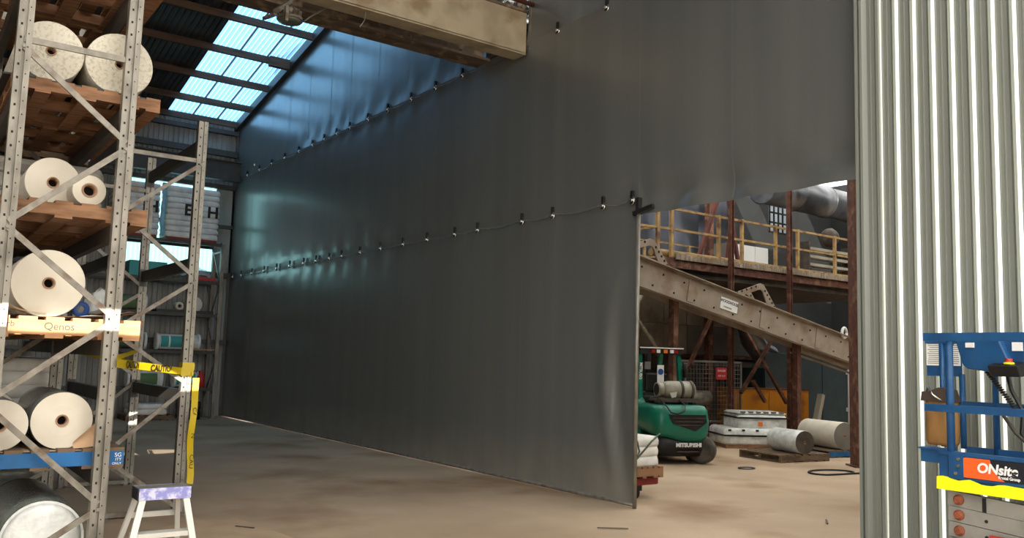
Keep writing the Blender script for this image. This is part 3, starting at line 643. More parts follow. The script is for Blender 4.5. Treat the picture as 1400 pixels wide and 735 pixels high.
# step ladder
L = thing('step_ladder', 'small white aluminium step ladder with scuffed lilac top, beside rack', 'ladder', (1.74, 6.85, 0))
lx0, lx1, ly, lt = 1.565, 1.935, 6.80, .69
part('top_tread', MB().box(lx0, lx1, ly, ly+.17, lt-.015, lt), 'galv_rust', L, True)
part('top_skirt', MB().box(lx0, lx1, ly+.17, ly+.182, lt-.085, lt), 'ladder_top', L, True)
part('top_skirt', MB().box(lx0, lx1, ly-.012, ly, lt-.085, lt+.0), 'ladder_top', L, True, label='scuffed lilac front band')
for x in (lx0-.008, lx1): part('top_cap', MB().box(x, x+.008, ly-.012, ly+.182, lt-.085, lt), 'black', L, True)
for xa, xb in ((lx0+.03, lx0-.11), (lx1-.03, lx1+.075)):
    part('rail', MB().bar((xa, ly+.01, lt-.085), (xb, ly-.10, 0), .045, .03, (1, 0, 0)), 'ladder', L, True)
for xa, xb in ((lx0+.02, lx0-.10), (lx1-.05, lx1+.04)):
    part('rear_leg', MB().bar((xa, ly+.165, lt-.085), (xb, ly+.40, 0), .035, .028, (1, 0, 0)), 'ladder', L, True)
def lad(z, t): return lx0+.03-.14*t, lx1-.03+.105*t, ly+.01-.11*t
for z in (.34, .10):
    t = (lt-.085-z)/(lt-.085); a, b, y = lad(z, t)
    part('tread', MB().box(a, b, y, y+.11, z-.005, z+.03), 'ladder', L, True)
    part('rear_brace', MB().box(a+.02, b-.05, ly+.165+.235*t-.015, ly+.165+.235*t+.01, z+.10, z+.14), 'ladder', L, True)
single('cardboard_sheet', MB().prism([(1.6, 8.35), (2.62, 9.10), (3.05, 9.05), (3.2, 7.8), (2.6, 7.0), (1.7, 7.2)], (0, 0, .002), X3, Y3, (0, 0, .006)), 'cardboard', 'flattened tan cardboard lying on the floor beside ladder', 'cardboard', (2.4, 8.0, 0))
for p, q in (((2.9, 8.6), (3.02, 8.42)), ((6.1, 6.9), (6.35, 6.7)), ((8.6, 5.9), (8.8, 6.05)), ((10.2, 6.1), (10.4, 6.05))):
    single('floor_scrap', MB().bar((p[0], p[1], .012), (q[0], q[1], .014), .02, .008), 'machine', {2.9: 'short dark splinter lying on the tan cardboard', 6.1: 'thin twig-like scrap on floor near curtain end', 8.6: 'dark scrap on floor inside the doorway, nearer', 10.2: 'dark scrap on floor inside the doorway, further'}[p[0]], 'scrap', (p[0], p[1], .008))

# ================================================================ SCISSOR LIFT
LX, LY = 5.9, 2.6
lf = thing('scissor_lift', 'blue scissor lift with yellow deck edge parked before ribbed cladding', 'lift', (6.25, 2.2, 0))
XA, XB = 5.9, 6.55
Yl, Yr = 3.16, 1.7
def rail(name, pts, w=.028, m='blue'): return part(name, MB().tube(pts, w, 8), m, lf, True)
arc = [(XA, 3.085-.07*(1-math.cos(a)), 1.88+.07*math.sin(a)) for a in [k*PI/10 for k in range(6)]]
part('guard_post', MB().tube([(XA, 3.085, .95), (XA, 3.085, 1.7)]+arc+[(XA, 2.6, 1.95), (XA, Yr, 1.95)], .026, 10), 'blue', lf, True)
part('extension_rail', MB().box(XA-.028, XA+.012, 1.9, 3.25, 1.922, 1.978), 'blue', lf, True)
part('mid_rail', MB().box(XA-.028, XA+.012, Yr, 3.25, 1.44, 1.49), 'blue', lf, True)
for y in (2.2, Yr): part('guard_post', MB().cyl((XA, y, .95), (XA, y, 1.94), .025, n=10), 'blue', lf, True)
part('guard_post', MB().tube([(XB, 3.09, .95), (XB, 3.09, 1.94), (XB, Yr, 1.94)], .026, 10), 'blue', lf, True)
part('mid_rail', MB().box(XB-.02, XB+.02, Yr, 3.6, 1.46, 1.50), 'blue', lf, True)
part('top_rail', MB().box(XB-.02, XB+.02, Yr, 3.6, 1.93, 1.97), 'blue', lf, True)
part('guard_post', MB().cyl((XB, 3.48, 1.15), (XB, 3.48, 1.93), .022, n=10).cyl((XB, 3.33, 1.15), (XB, 3.33, 1.7), .022, n=10), 'blue', lf, True)
part('toe_board', MB().box(XA-.02, XA, Yr, 3.16, 1.0, 1.17).box(XA-.03, XA+.01, Yr, 3.16, 1.155, 1.18), 'blue', lf, True)
part('extension_toe_board', MB().box(XA, XA+.012, 3.1, 3.30, 1.09, 1.185).box(XA-.02, XA+.1, 3.1, 3.31, 1.178, 1.19), 'blue', lf, True)
part('corner_plate', MB().box(XA-.032, XA-.02, 2.99, 3.09, 1.0, 1.17), 'blue', lf, True)
for z in (1.04, 1.09, 1.135): part('bolt', MB().cyl((XA-.045, 3.04-.02*(z > 1.06), z), (XA-.03, 3.04-.02*(z > 1.06), z), .01, n=8), 'galv', lf, True)
part('deck', MB().box(XA, XB, Yr, 3.16, .93, 1.0).box(XB-.02, XB, Yr, 3.3, 1.0, 1.17), 'blue', lf, True)
# yellow edge with a ragged upper line
yp = [(Yl+.015, .93)]; k = 0
tops = [1.005, 1.012, 1.008, .998, .992, 1.0, 1.006, .996, .984, .982, .984, .996, 1.0, .998, .996, .994, .99, .996, .995, .994]
poly = [(Yl+.015, .922)]+[(Yr, .922)]+[(Yl+.012-(Yl-Yr)*j/40, tops[j]) if j < 20 else (Yl-(Yl-Yr)*j/40, .995) for j in range(40, -1, -1)]
part('yellow_edge', MB().prism(poly, (XA-.034, 0, 0), Y3, Z3, (.014, 0, 0)), 'yellow', lf, True, label='bright yellow chipped deck edge')
# name plate
part('name_plate', MB().box(XA-.026, XA-.02, 2.30, 2.99, 1.02, 1.15), 'navy', lf, True)
op = [(2.99, 1.02), (2.99, 1.15), (2.82, 1.15), (2.815, 1.12), (2.80, 1.085), (2.77, 1.05), (2.73, 1.02)]
part('name_plate_corner', MB().prism(op, (XA-.03, 0, 0), Y3, Z3, (.005, 0, 0)), 'orange', lf, True, label='orange left end of the name plate')
text('lettering', 'ONsite', .086, 'white', lf, (XA-.034, 2.775, 1.09), (0, -1, 0), Z3, shear=.15, sx=.98, bold=.0028)
text('lettering', 'Rental Group', .027, 'white', lf, (XA-.034, 2.70, 1.044), (0, -1, 0), Z3, sx=.9, bold=.0008)
# scissor arms
for i, (z, dz) in enumerate(((.866, .05), (.766, .052), (.664, .052), (.56, .05), (.45, .05), (.34, .05))):
    a = part('scissor_arm', MB().bar((XA+.03, 3.12, z+.002), (XA+.03, 1.3, z-.12), .04, .097, (1, 0, 0)), 'steel_grey', lf, True)
    part('pivot', MB().lathe((XA+.015, 3.045, z-.003), (XA-.03, 3.045, z-.003), [(0, .034), (.02, .034), (.022, .024), (.04, .022)], 14), 'rust_bolt', a, True)
    if i: part('hole', MB().cyl((XA+.012, 2.87, z-.018), (XA+.005, 2.87, z-.018), .011, n=10), 'hole', a, True)
    else: part('slot', MB().box(XA+.004, XA+.012, 2.868, 2.892, z-.062, z+.03), 'hole', a, True)
    part('scissor_arm', MB().bar((XB-.1, 3.1, z-.10), (XB-.1, 1.3, z+.02), .04, .088, (1, 0, 0)), 'steel_grey', lf, True)
part('warning_label', MB().box(XA+.002, XA+.012, 2.68, 2.85, .55, .665), 'white', lf, True)
part('warning_label_band', MB().box(XA+.0, XA+.012, 2.68, 2.85, .645, .665), 'red', lf, True)
part('chassis', MB().box(XA-.02, XB+.02, 1.2, 3.15, .12, .30), 'blue', lf, True, bevel=.02)
for y in (1.5, 2.85):
    for x in (XA-.03, XB-.05): part('wheel', MB().cyl((x, y, .125), (x+.09, y, .125), .125, n=20), 'tyre', lf, True)
# control box and its cable
part('control_box', MB().prism([(3.24, 1.945), (2.93, 1.945), (2.87, 1.80), (2.97, 1.715), (3.16, 1.74), (3.19, 1.77)], (6.28, 0, 0), Y3, Z3, (.16, 0, 0)), 'blue', lf, True, bevel=.01)
part('control_box', MB().box(6.34, 6.42, 2.72, 3.02, 1.76, 1.945), 'blue', lf, True)
part('control_panel', MB().prism([(6.20, 1.765), (6.36, 1.80), (6.36, 1.70), (6.24, 1.69)], (0, 2.98, 0), X3, Z3, (0, -.2, 0)), 'black', lf, True, bevel=.008)
part('stop_button', MB().cyl((6.26, 2.86, 1.78), (6.26, 2.86, 1.815), .024, n=14), 'red', lf, True)
part('button_ring', MB().cyl((6.26, 2.86, 1.775), (6.26, 2.86, 1.79), .034, n=14), 'yellow', lf, True)
part('control_sticker', MB().box(6.272, 6.28, 3.10, 3.16, 1.89, 1.925), 'white', lf, True)
part('control_sticker', MB().box(6.332, 6.34, 2.80, 2.87, 1.87, 1.93), 'white', lf, True)
hel = [(6.40+.018*math.cos(k*.9), 3.07+.018*math.sin(k*.9)-.0016*k, 1.72-.0022*k) for k in range(130)]
part('coiled_cable', MB().tube(hel, .005, 5), 'black', lf, True)
part('cable', MB().tube([(6.45, 2.98, 1.8), (6.46, 2.94, 1.6), (6.45, 2.86, 1.45), (6.46, 2.88, 1.3), (6.45, 2.8, 1.15), (6.45, 2.6, 1.1)], .014), 'black', lf, True)
part('cable', MB().tube([(6.43, 3.0, 1.44), (6.42, 2.9, 1.3), (6.40, 2.8, 1.22), (6.40, 2.65, 1.18)], .012), 'machine', lf, True)
part('hinge_plate', MB().box(6.3, 6.32, 2.60, 2.76, 1.15, 1.38), 'blue', lf, True)
# document board on the far rail
part('document_board', MB().box(6.55, 6.57, 3.335, 3.60, 1.68, 1.945), 'blue', lf, True)
for a, b in ((3.47, 3.598), (3.338, 3.44)):
    part('notice_sheet', MB().box(6.542, 6.55, a, b, 1.76, 1.94), 'white', lf, True)
lines = MB()
for a, b in ((3.48, 3.59), (3.345, 3.43)):
    for k in range(11): lines.box(6.540, 6.542, a+.01*random.random(), b-.02*random.random(), 1.775+.015*k, 1.780+.015*k)
part('notice_print', lines, 'panel_grey', lf, True, kind='stuff')
# leather tool bag hanging on the far mid rail
tb = thing('leather_bag', 'worn tan leather tool bag hanging from the blue lift rail', 'bag', (6.5, 3.45, 1.16))
R = []
for z, s in ((1.165, .85), (1.19, .98), (1.3, 1.0), (1.42, .98), (1.5, .96)):
    R.append([Vector((6.5+.055*s*math.sin(a)*(1 if abs(math.sin(a)) > .01 else 1)+.008*N(a*2, z*9), 3.46+.125*s*math.copysign(abs(math.cos(a))**.4, math.cos(a)), z)) for a in [2*PI*k/24 for k in range(24)]])
part('pouch', MB().loft(R), 'leather', tb, True)
part('flap', MB().prism([(3.33, 1.49), (3.59, 1.49), (3.58, 1.56), (3.52, 1.565), (3.45, 1.595), (3.36, 1.58)], (6.43, 0, 0), Y3, Z3, (.1, 0, 0)), 'leather_dark', tb, True)
part('strap', MB().tube([(6.45, 3.55, 1.56), (6.43, 3.53, 1.6), (6.42, 3.49, 1.54), (6.43, 3.43, 1.50)], .008), 'chrome', tb, True)

# ================================================================ FORKLIFT (local: x right, y forward, z up; origin at rear centre)
FH = math.radians(20)
fk = thing('forklift', 'green gas forklift seen from behind, parked beyond the curtain end', 'forklift', (11.28, 10.55, 0), -FH)
def ring(z, w, yb, yf, e=.3, n=32, sk=0):
    out = []
    for k in range(n):
        a = 2*PI*k/n; c, s = math.cos(a), math.sin(a)
        out.append(Vector((w*math.copysign(abs(c)**e, c), (yb+yf)/2+(yf-yb)/2*math.copysign(abs(s)**e, s), z)))
    return out
def cw_ring(zf, w, yb, yf):   # counterweight ring whose lower edge dips in a chevron at rear
    r = ring(0, w, yb, yf, .34)
    return [Vector((p.x, p.y, zf(p))) for p in r]
low = lambda p: .36+.12*min(1, abs(p.x-.15)/.5)+.10*max(0, min(1, p.y/1.0))
part('counterweight', MB().loft([cw_ring(low, .50, .02, 1.1), cw_ring(lambda p: low(p)+.08, .535, -.02, 1.1), cw_ring(lambda p: .72, .545, -.03, 1.1), cw_ring(lambda p: .93, .53, 0, 1.1), cw_ring(lambda p: 1.0, .49, .05, 1.08), cw_ring(lambda p: 1.02, .42, .12, 1.05)]), 'green', fk)
part('side_body', MB().loft([ring(.38, .53, .75, 2.0, .2), ring(.8, .55, .75, 2.0, .2), ring(1.02, .53, .75, 1.95, .2), ring(1.1, .44, .85, 1.9, .25)]), 'green', fk)
gp = [(-.30, .86), (.40, .86), (.42, .73), (.24, .60), (.20, .575), (-.22, .70)]
part('grille', MB().prism(gp, (0, -.036, 0), X3, Z3, (0, .03, 0)), 'black', fk)
for k in range(3): part('grille_bar', MB().bar((-.24+.05*k, -.045, .80-.06*k), (.40-.05*k, -.045, .80-.06*k), .012, .015), 'machine', fk)
part('lower_chassis', MB().loft([ring(.14, .40, .06, 1.0, .3), ring(.3, .47, .03, 1.1, .3), ring(.47, .48, .04, 1.1, .3)]), 'black', fk)
part('chassis', MB().box(-.45, .45, 1.0, 2.1, .14, .45), 'black', fk)
part('step_bar', MB().box(-.12, .3, -.0, .04, .215, .235), 'machine', fk)
ltext('lettering', 'MITSUBISHI', .092, 'white', fk, (.10, .012, .335), X3, Z3, sx=1.05, bold=.004, extrude=.006)
for s in (-1, 1):
    t = part('rear_wheel', MB().lathe((s*.37, .55, .24), (s*.57, .55, .24), [(0, .18), (.02, .235), (.17, .235), (.2, .19)], 24), 'tyre', fk)
    part('hub', MB().cyl((s*.5, .55, .24), (s*.575, .55, .24), .1, n=16), 'machine', t)
    t = part('front_wheel', MB().lathe((s*.40, 1.9, .33), (s*.60, 1.9, .33), [(0, .26), (.02, .33), (.2, .33), (.22, .27)], 24), 'tyre', fk)
    part('hub', MB().cyl((s*.5, 1.9, .33), (s*.63, 1.9, .33), .14, n=16), 'white', t)
wheel = part('steered_wheel', MB().lathe((.36, .10, .24), (.52, .26, .24), [(0, .19), (.02, .24), (.2, .24), (.226, .19)], 24), 'tyre', fk)
# overhead guard
for x in (-.42, .40):
    part('guard_post', MB().bar((x, .92, .98), (x*.95, 1.02, 1.96), .07, .08, (1, 0, 0)), 'green', fk)
    part('guard_post', MB().bar((x, 2.05, .7), (x*.95, 1.75, 1.96), .07, .07, (1, 0, 0)), 'green', fk)
part('guard_roof', MB().box(-.43, .43, .92, .98, 1.90, 2.02).box(-.43, .43, 1.85, 1.91, 1.92, 2.02).box(-.43, -.37, .95, 1.9, 1.92, 2.02).box(.37, .43, .95, 1.9, 1.92, 2.02), 'black', fk)
for k in range(6): part('guard_bar', MB().box(-.32+.12*k, -.29+.12*k, .95, 1.88, 1.96, 2.0), 'black', fk)
part('guard_edge', MB().box(-.44, .44, .905, .93, 2.005, 2.025), 'white', fk)
for x, m in ((-.17, 'lamp_red'), (-.07, 'white'), (.075, 'lamp_orange'), (.2, 'white'), (.29, 'lamp_red')):
    part('tail_lamp', MB().box(x-.035, x+.035, .90, .92, 1.925, 1.985), m, fk)
ltext('lettering', 'MITSUBISHI', .075, 'white', fk, (-.415, .92, 1.55), (0, .08, -1), X3, sx=1.0, bold=.002, extrude=.004)
part('mirror', MB().box(-.3, -.18, 1.0, 1.02, 1.62, 1.76), 'panel_grey', fk)
part('seat', MB().box(-.22, .22, 1.15, 1.6, 1.1, 1.2).box(-.22, .22, 1.12, 1.2, 1.2, 1.55), 'black', fk, bevel=.03)
part('steering_wheel', MB().tube([(.17*math.cos(2*PI*k/16), 1.85+.06*math.sin(2*PI*k/16), 1.38+.16*math.sin(2*PI*k/16)) for k in range(17)], .014), 'black', fk)
part('safety_card', MB().box(-.10, .03, .88, .89, 1.38, 1.70), 'white', fk)
part('safety_symbol', MB().cyl((-.035, .88, 1.58), (-.035, .874, 1.58), .055, n=18), 'sign_blue', fk)
# gas bottle
gy, gz = .36, 1.27
gb = part('gas_bottle', MB().lathe((-.36, gy, gz), (.40, gy, gz), [(0, .10), (.0, .128), (.10, .128), (.102, .085), (.11, .10), (.16, .145), (.24, .158), (.62, .158), (.70, .13), (.74, .06)], 26), 'lpg', fk)
part('collar_hollow', MB().cyl((-.362, gy, gz), (-.30, gy, gz), .105, n=20), 'core_dark', gb)
for x in (.08, .28): part('strap', MB().lathe((x-.025, gy, gz), (x+.025, gy, gz), [(0, .162), (0, .168), (.05, .168), (.05, .162)], 26, (False, False)), 'machine', gb)
part('valve_plate', MB().prism([(-.14, -.02), (.0, -.0), (-.02, -.09), (-.1, -.11)], (-.04, gy-.165, gz-.03), X3, Z3, (0, .02, 0)), 'ladder', gb)
part('bottle_cradle', MB().box(-.42, .46, gy-.14, gy+.2, 1.07, 1.11).box(-.36, -.30, gy-.1, gy+.1, 1.0, 1.1).box(.3, .36, gy-.1, gy+.1, 1.0, 1.1).box(-.40, .44, gy-.16, gy-.12, 1.06, 1.13), 'machine', fk)
part('engine_cover', MB().box(-.38, .38, .6, 1.15, 1.0, 1.14), 'black', fk, bevel=.03)
part('gas_hose', MB().tube([(-.36, .2, 1.1), (-.34, -.02, 1.0), (-.28, -.06, .90), (-.16, -.06, .87), (-.02, -.05, .92), (.02, .0, 1.02), (.0, .2, 1.1)], .013, 8), 'black', fk)
part('exhaust', MB().cyl((.46, .9, 1.0), (.46, .9, 1.5), .03, n=10).cyl((.46, .9, 1.5), (.44, .84, 1.75), .04, n=10), 'black', fk)
for s in (-1, 1):
    part('mast_column', MB().box(s*.34-.04, s*.34+.04, 2.2, 2.32, .1, 2.0), 'black', fk)
    part('fork', MB().box(s*.22-.05, s*.22+.05, 2.4, 3.4, .08, .12).box(s*.22-.05, s*.22+.05, 2.38, 2.42, .08, .6), 'black', fk)
part('carriage', MB().box(-.45, .45, 2.34, 2.38, .2, .6), 'black', fk)

# ================================================================ GOODS BESIDE THE FORKLIFT
ps = thing('red_pallet_truck', 'red hand pallet truck peeking out past the curtain end', 'pallet truck', (8.0, 8.5, 0))
part('fork', MB().box(7.62, 8.27, 8.17, 8.30, .16, .26), 'pallet_red', ps, True, bevel=.02)
part('fork', MB().box(7.62, 8.14, 8.75, 8.88, .16, .26), 'pallet_red', ps, True, bevel=.02)
part('wheel', MB().cyl((7.85, 8.16, .075), (7.85, 8.25, .075), .075, n=14), 'black', ps, True)
part('wheel', MB().cyl((7.85, 8.8, .075), (7.85, 8.88, .075), .075, n=14), 'black', ps, True)
part('axle_frame', MB().box(7.7, 8.0, 8.2, 8.85, .09, .16), 'black', ps, True)
pallet('small timber pallet carried on the red pallet truck', 7.62, 8.28, 8.10, 8.95, .26, 'pallet_wood', h=.14)
sp = sacks('white film-wrapped sacks on the red pallet truck beside the forklift', 7.63, 8.26, 8.12, 8.92, .40, 3, .125, 'sack')
single('film_tail', MB().tube([(7.7, 8.12, .80), (7.82, 8.11, .72), (7.86, 8.11, .60), (7.78, 8.11, .48), (8.05, 8.09, .72), (8.2, 8.09, .82)], .012), 'film_green', 'twisted greenish film tied over the white wrapped sacks', 'film', (8.0, 7.85, .5))
# white strapped block
wbk = thing('strapped_bottle_stack', 'white stepped stack of wrapped bottles with black straps, near yellow bin', 'stack', (15.4, 12.45, 0), math.radians(-30))
def blk(x0, x1, y0, y1, z0, z1, m, rows=8):
    R = []
    for z, s in ((z0, .97), (z0+.04, 1), (z1-.05, 1), (z1, .94)):
        r = []
        for k in range(64):
            a = 2*PI*k/64; c, s_ = math.cos(a), math.sin(a); q = 1+.012*math.sin(a*32)
            r.append(Vector(((x0+x1)/2+(x1-x0)/2*s*q*math.copysign(abs(c)**.16, c), (y0+y1)/2+(y1-y0)/2*s*q*math.copysign(abs(s_)**.16, s_), z)))
        R.append(r)
    return MB().loft(R)
part('lower_block', blk(-.78, .55, -.55, .55, .08, .42, 'film_white'), 'film_white', wbk)
part('upper_block', blk(-.45, .65, -.45, .55, .40, .70, 'film_white'), 'film_white', wbk)
part('top_layer', blk(-.45, .65, -.42, .52, .70, .76, 'film_white'), 'film_white', wbk)
part('base_sheet', MB().box(-.75, .6, -.55, .55, 0, .08), 'pallet_wood', wbk)
def strap(x0, x1, y0, y1, z): return MB().box(x0, x1, y0-.02, y0, z-.018, z+.018).box(x1, x1+.02, y0-.02, y1, z-.018, z+.018).box(x0, x1, y1, y1+.02, z-.018, z+.018).box(x0-.02, x0, y0-.02, y1+.02, z-.018, z+.018)
part('strap', strap(-.79, .56, -.56, .56, .27), 'black', wbk); part('strap', strap(-.46, .66, -.46, .56, .64), 'black', wbk)
part('sticker', MB().box(-.02, .08, -.475, -.465, .47, .56), 'lamp_orange', wbk)
for k in range(6): part('cap_row', MB().box(-.38+.17*k, -.28+.17*k, -.435, -.38, .745, .772), 'panel_grey', wbk)
for k in range(4): part('cap_row', MB().box(-.70+.3*k, -.64+.3*k, -.565, -.54, .36, .40), 'black', wbk)
pallet('worn brown pallet on the floor under the near white roll', 13.35, 14.6, 9.98, 11.05, 0, 'pallet_old', h=.14, rot=math.radians(-7))
pallet('dark pallet with blue end under the stained roll', 15.1, 16.3, 10.15, 11.25, 0, 'pallet_old', h=.14, rot=math.radians(-7), bm='pallet_blue')
ra = Vector((.26, .97, 0)); R1 = (13.88, 9.98); R2 = (15.5, 10.22)
roll('white roll with dark end face lying on the worn brown pallet', (R1[0], R1[1], .14+.215), ra, .215, .85, .03, 'film_white', 'machine', 'rolls lying beyond the curtain')
roll('large stained beige roll with stencilled marks by the rusty column', (R2[0], R2[1], .14+.27), ra, .27, 1.1, .03, 'paper', 'panel_grey', 'rolls lying beyond the curtain')
rr = Vector((.71, .70, 0))
single('stencil_mark', MB().box(0, .001, 0, .001, 0, .001), 'ink', 'dark smudged stencil on the stained beige roll', 'mark', (14.9, 10.0, .5)) if False else None
single('hose_loop', MB().tube([(12.9+.42*math.cos(a)-.03*a, 8.75+.28*math.sin(a), .018) for a in [k*.35-1 for k in range(15)]]+[(13.8, 8.4, .018)], .016), 'black', 'black hose looped on the floor at the rusty column foot', 'hose', (13, 8.7, 0))
single('hose_ring', MB().tube([(11.95+.16*math.cos(2*PI*k/16), 9.75+.12*math.sin(2*PI*k/16), .012) for k in range(17)], .01), 'black', 'small dark ring of cable on floor right of forklift', 'cable', (11.95, 9.75, 0))

# ================================================================ RUSTY COLUMN
cl = thing('steel_column', 'thick rusty brown steel column beside the ribbed cladding', 'column', (14.3, 9.08, 0), math.radians(-35))
part('web', MB().box(-.12, .12, -.02, .02, 0, 9.1), 'rust', cl)
part('flange', MB().box(-.16, -.13, -.16, .16, 0, 9.1), 'rust', cl); part('flange', MB().box(.13, .16, -.16, .16, 0, 9.1), 'rust', cl)
part('cover', MB().box(-.13, .13, -.14, -.12, 0, 9.1), 'rust', cl)
part('conduit', MB().cyl((.06, -.17, 1.2), (.06, -.17, 9), .025, n=8), 'rust', cl)
part('splice_plate', MB().box(-.17, .17, -.18, -.15, 2.2, 2.26), 'rust', cl); part('base_plate', MB().box(-.22, .22, -.22, .22, 0, .03), 'rust', cl)

# ================================================================ MEZZANINE WITH YELLOW RAIL
mz = thing('mezzanine', 'raised steel walkway with yellow handrails and rusty deck edge', 'walkway', (13.5, 13.4, 0))
def ez(x): return 4.05+.0*x
DZ = 4.05
part('deck', MB().box(13.4, 22.5, 13.4, 17.5, DZ-.18, DZ-.02), 'rust', mz, True)
part('edge_channel', MB().box(13.4, 22.5, 13.34, 13.4, DZ-.2, DZ+.02), 'rust', mz, True)
part('kick_plate', MB().box(13.9, 22.0, 13.37, 13.385, DZ+.05, DZ+.17), 'yellow_rail', mz, True)
part('underside', MB().box(13.5, 22.4, 13.5, 17.4, DZ-.35, DZ-.18), 'machine', mz, True)
random.seed(3)
gr = MB()
for k in range(420):
    x = 13.95+8*random.random(); s = .02+.045*random.random()
    gr.box(x-s, x+s, 13.30-.03*random.random(), 13.36, DZ-.02+.0*s, DZ-.02+s*2.2, random.random())
part('caked_debris', gr, 'conveyor', mz, True, kind='stuff')
posts = [13.44, 13.87, 15.42, 16.24, 17.5, 18.38, 19.95, 21.4]
for x in posts: part('rail_post', MB().box(x-.035, x+.035, 13.36, 13.43, DZ-.08, DZ+1.16), 'yellow_rail', mz, True)
for z in (1.12, .66): part('handrail', MB().box(13.44, 22.3, 13.37, 13.42, DZ+z-.025, DZ+z+.025), 'yellow_rail', mz, True)
for z in (1.12, .66): part('handrail', MB().bar((13.4, 13.4, DZ+z), (13.4, 17.4, DZ+z), .05, .05).bar((12.0, 13.4, DZ+z-.05), (13.44, 13.4, DZ+z), .05, .05), 'yellow_rail', mz, True)
for y in (14.6, 16.0, 17.3): part('rail_post', MB().box(13.37, 13.43, y-.035, y+.035, DZ-.08, DZ+1.16), 'yellow_rail', mz, True)
for x in (15.3, 16.9, 18.7, 20.6): part('rail_post', MB().box(x-.035, x+.035, 17.32, 17.38, DZ-.08, DZ+1.14), 'yellow_rail', mz, True)
for z in (1.12, .66): part('handrail', MB().box(13.4, 22.3, 17.33, 17.37, DZ+z-.02, DZ+z+.02), 'yellow_rail', mz, True)
part('pipe', MB().cyl((13.6, 13.75, DZ+.16), (17.2, 13.75, DZ+.16), .09, n=12), 'yellow_rail', mz, True)
for x in (15.57, 17.72):
    part('column', MB().box(x-.05, x-.035, 13.1, 13.2, 0, 7.2).box(x+.035, x+.05, 13.1, 13.2, 0, 7.2).box(x-.035, x+.035, 13.14, 13.16, 0, 7.2), 'rust', mz, True)
for p, q in (((14.2, 15.5, 5.3), (15.1, 15.5, 4.1)), ((18.4, 15.8, 7.2), (19.0, 15.8, 4.6)), ((18.9, 15.8, 7.4), (18.5, 15.8, 4.2)), ((17.3, 15.0, 6.2), (16.4, 15.0, 4.2))):
    part('diagonal_brace', MB().bar(p, q, .09, .09), 'rust_red', mz, True)
for p, q in (((16.55, 13.65, 2.75), (18.25, 13.65, .85)), ((17.65, 13.55, 2.5), (16.4, 13.55, 1.1)), ((15.6, 13.6, 3.1), (14.65, 13.6, 1.65)), ((16.65, 13.4, 1.4), (17.1, 13.4, .9))):
    part('diagonal_brace', MB().bar(p, q, .07, .07), 'rust', mz, True)
for x, y in ((14.0, 17.2), (18.6, 16.5), (13.75, 15.0)):
    part('column', MB().box(x-.09, x+.09, y-.09, y+.09, 0, DZ-.2 if y > 16.6 else 7.5 if x > 15 else DZ-.2), 'rust', mz, True)

# ================================================================ CONVEYOR
cv = thing('conveyor', 'beige inclined conveyor frame sloping down behind the forklift', 'conveyor', (11.8, 12.3, 0))
A_, B_ = Vector((10.4, 12.3, 3.78)), Vector((20.2, 12.3, 1.94))
def cp(x, off=0.): # centre line height at x, gently bowed
    t = (x-A_.x)/(B_.x-A_.x); return A_.z+(B_.z-A_.z)*t+off
sl_ = (B_-A_).normalized(); upv = Vector((-sl_.z, 0, sl_.x))
if upv.z < 0: upv = -upv
part('side_channel', MB().bar(A_, B_, .03, .56, (0, 1, 0)), 'conveyor', cv, True)
part('channel_lip', MB().bar(A_+upv*.29+Vector((0, -.05, 0)), B_+upv*.29+Vector((0, -.05, 0)), .14, .02, (0, 1, 0)), 'conveyor', cv, True)
part('channel_lip', MB().bar(A_-upv*.29+Vector((0, -.05, 0)), B_-upv*.29+Vector((0, -.05, 0)), .14, .02, (0, 1, 0)), 'conveyor', cv, True)
part('side_channel', MB().bar(A_+Vector((0, .62, 0)), B_+Vector((0, .62, 0)), .03, .5, (0, 1, 0)), 'conveyor', cv, True)
part('belt', MB().bar(A_+Vector((0, .31, 0))+upv*.2, B_+Vector((0, .31, 0))+upv*.2, .56, .02, (0, 1, 0)), 'black', cv, True)
part('return_guide', MB().bar(Vector((17.0, 12.5, cp(17.0)-.38)), Vector((20.2, 12.5, cp(20.2)-.38)), .05, .05).bar(Vector((17.0, 12.6, cp(17.0)-.46)), Vector((20.2, 12.6, cp(20.2)-.46)), .04, .04), 'conveyor', cv, True)
for x in (13.3, 15.6, 17.6): part('joint_plate', MB().bar(Vector((x, 12.275, cp(x)))-sl_*.09, Vector((x, 12.275, cp(x)))+sl_*.09, .02, .46, (0, 1, 0)), 'conveyor', cv, True)
for k in range(26):
    x = 11.6+.3*k; part('bolt', MB().cyl((x, 12.27, cp(x)+(.12 if k % 2 else -.17)), (x, 12.285, cp(x)+(.12 if k % 2 else -.17)), .022, n=6), 'hole', cv, True)
sx_, szc = 14.5, cp(14.47)+.03
pl = part('name_sign', MB().bar(Vector((14.2, 12.272, cp(14.2)+.0)), Vector((14.74, 12.272, cp(14.74)+.0)), .012, .25, (0, 1, 0)), 'white', cv, True)
text('lettering', 'WOODHOUSE', .088, 'ink', pl, Vector((14.47, 12.263, cp(14.47)))+upv*.05, sl_, upv, bold=.002)
text('lettering', 'CONVEYORS', .045, 'ink', pl, Vector((14.42, 12.263, cp(14.42)))-upv*.07, sl_, upv)
